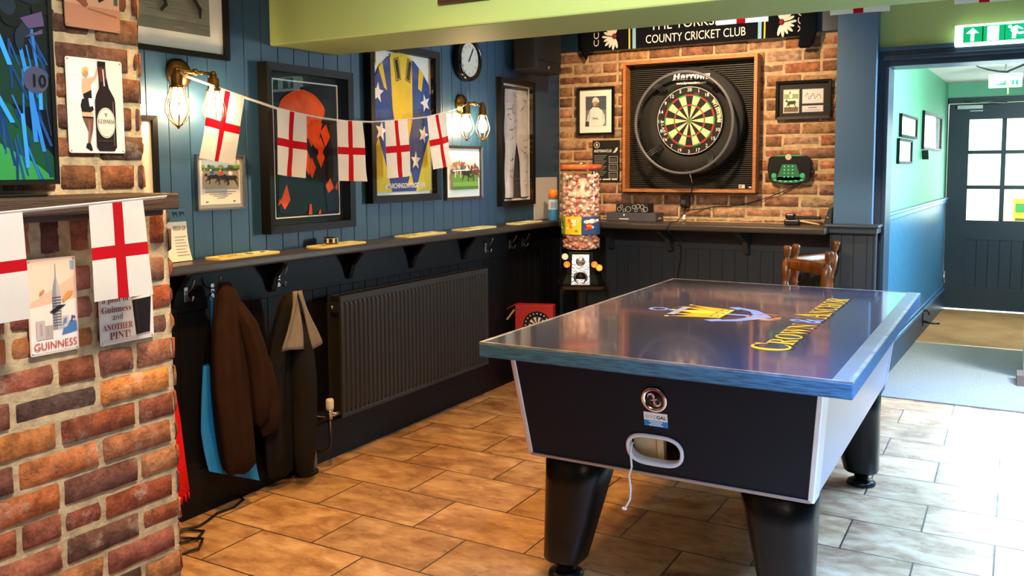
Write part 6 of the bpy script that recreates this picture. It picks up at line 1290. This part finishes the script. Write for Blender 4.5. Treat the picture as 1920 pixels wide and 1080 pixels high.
# small pictures on the passage wall
shp = [('#c9c6c0', rect(.1, .08, .9, .92)), ('#6d6a68', [(.3, .1), (.7, .1), (.62, .7), (.5, .85), (.36, .7)]), ('#3a3836', [(.4, .1), (.6, .1), (.56, .5)])]
for lb, a, b, c, d_ in (('upper small dark framed picture on the passage wall beside the doorway', .87, 1.62, 1.612, 1.772), ('lower small dark framed picture on the passage wall beside the doorway', .80, 1.40, 1.425, 1.600), ('larger dark framed picture farther along the passage wall above a black bracket', 2.02, 3.20, 1.545, 1.850)):
    framed('picture_frame', lb, 'picture', HW, a, b, c, d_, .022, .018, M_FRAME, M_MOUNTW, .03, shp, base='#e4e1da')
mb = MB(); mb.prism([(2.05, 1.535), (2.14, 1.535), (2.11, 1.47), (2.09, 1.46)], .002, .05, HW, None, .004); tag(mb.done('wall_bracket', M_BLACK), 'small black bracket under the larger passage picture', 'bracket')
r = thing('door_stop', 'small black metal door hook at the skirting of the passage', 'door hook', HW(2.30, .08, .02))
m = MB(); m.box(2.285, 2.315, .07, .22, .021, .028, HW, None, .003); m.done('back_plate', M_BLACK, r)
m = MB(); m.tube([HW(2.30, .20, .028), HW(2.30, .205, .06), HW(2.30, .17, .07)], .008, 8); m.tube([HW(2.30, .11, .028), HW(2.30, .10, .09), HW(2.30, .105, .15)], .010, 8); m.done('hook_arm', M_BLACK, r)
# end of a bench at the frame edge
r = thing('bench', 'cream painted bench end with a brown wooden foot, cut by the picture edge', 'bench', (.32, 6.9, 0))
m = MB(); m.prism([(6.62, .0), (6.66, .40), (6.75, .62), (7.3, .62), (7.3, .0)][::-1], .085, .125, lambda u, v, w: (w, u, v+.012), mat('cream_gloss_paint', '#d8cdbd', .4), .004); m.done('end_panel', None, r)
m = MB(); m.prism([(6.38, .0085), (6.60, .0085), (6.60, .07), (6.45, .06)], .045, .125, lambda u, v, w: (w, u, v), mat('brown_wood_foot', '#3a1c10', .5), .004); m.done('foot', None, r)
m = MB(); m.box(.125, .60, 6.70, 7.25, .40, .45, ID, mat('bench_seat_wood', '#6a3c22', .5), .006); m.done('seat', None, r)
m = MB(); m.box(.56, .60, 6.66, 7.3, .0085, .40, ID, None, .004); m.done('end_panel', mat('cream_gloss_paint', '#d8cdbd', .4), r)
# picture on the beam face
r, q, wq = framed('picture_frame', 'dark brown picture frame high on the face of the green beam', 'picture', lambda u, v, w: (u, 2.884-w, v), -1.965, -1.735, 2.043, 2.35, .02, .018, mat('dark_brown_frame', '#3a1f16', .4), M_MOUNT, .02, [('#8a8272', rect(.1, .1, .9, .9))])
framed('picture_frame', 'second dark frame on the green beam, only its lower edge in view', 'picture', lambda u, v, w: (u, 2.884-w, v), -1.52, -1.22, 2.062, 2.35, .02, .018, mat('dark_brown_frame', '#3a1f16', .4), M_MOUNT, .02, [('#8a8272', rect(.1, .1, .9, .9))])
# outside the entrance: hedge, wall and a yellow notice
M_HEDGE = mat('hedge_leaves', '#7c9a58', .8, col2='#a9bf86', vscale=14, bump=1, bscale=40)
mb = MB(); mb.grid(lambda s, t: (-3+8*s, 14.2+.25*noise.noise((s*30, t*9, 1)), -.02+2.2*t+.2*noise.noise((s*14, 3, 2))*t), 80, 24, M_HEDGE); o = mb.done('hedge', M_HEDGE); tag(o, 'pale green hedge outside the entrance door glass', 'hedge')
r = thing('notice_board', 'yellow and green notice seen through the lowest door pane', 'notice', (.05, 11.0, -.02))
m = MB(); m.box(-.02, .20, 10.98, 11.0, .70, 1.05, ID, paint('#b9b41f')); m.done('board', None, r)
m = MB(); m.box(.0, .18, 10.975, 10.979, .90, 1.0, ID, paint('#2a5a2a')); m.done('print', None, r); m = MB(); m.box(.0, .18, 10.975, 10.979, .76, .84, ID, paint('#3a3a1a')); m.done('print', None, r)
m = MB(); m.box(.08, .11, 11.0, 11.03, -.02, 1.0); m.done('post', M_STEEL, r)
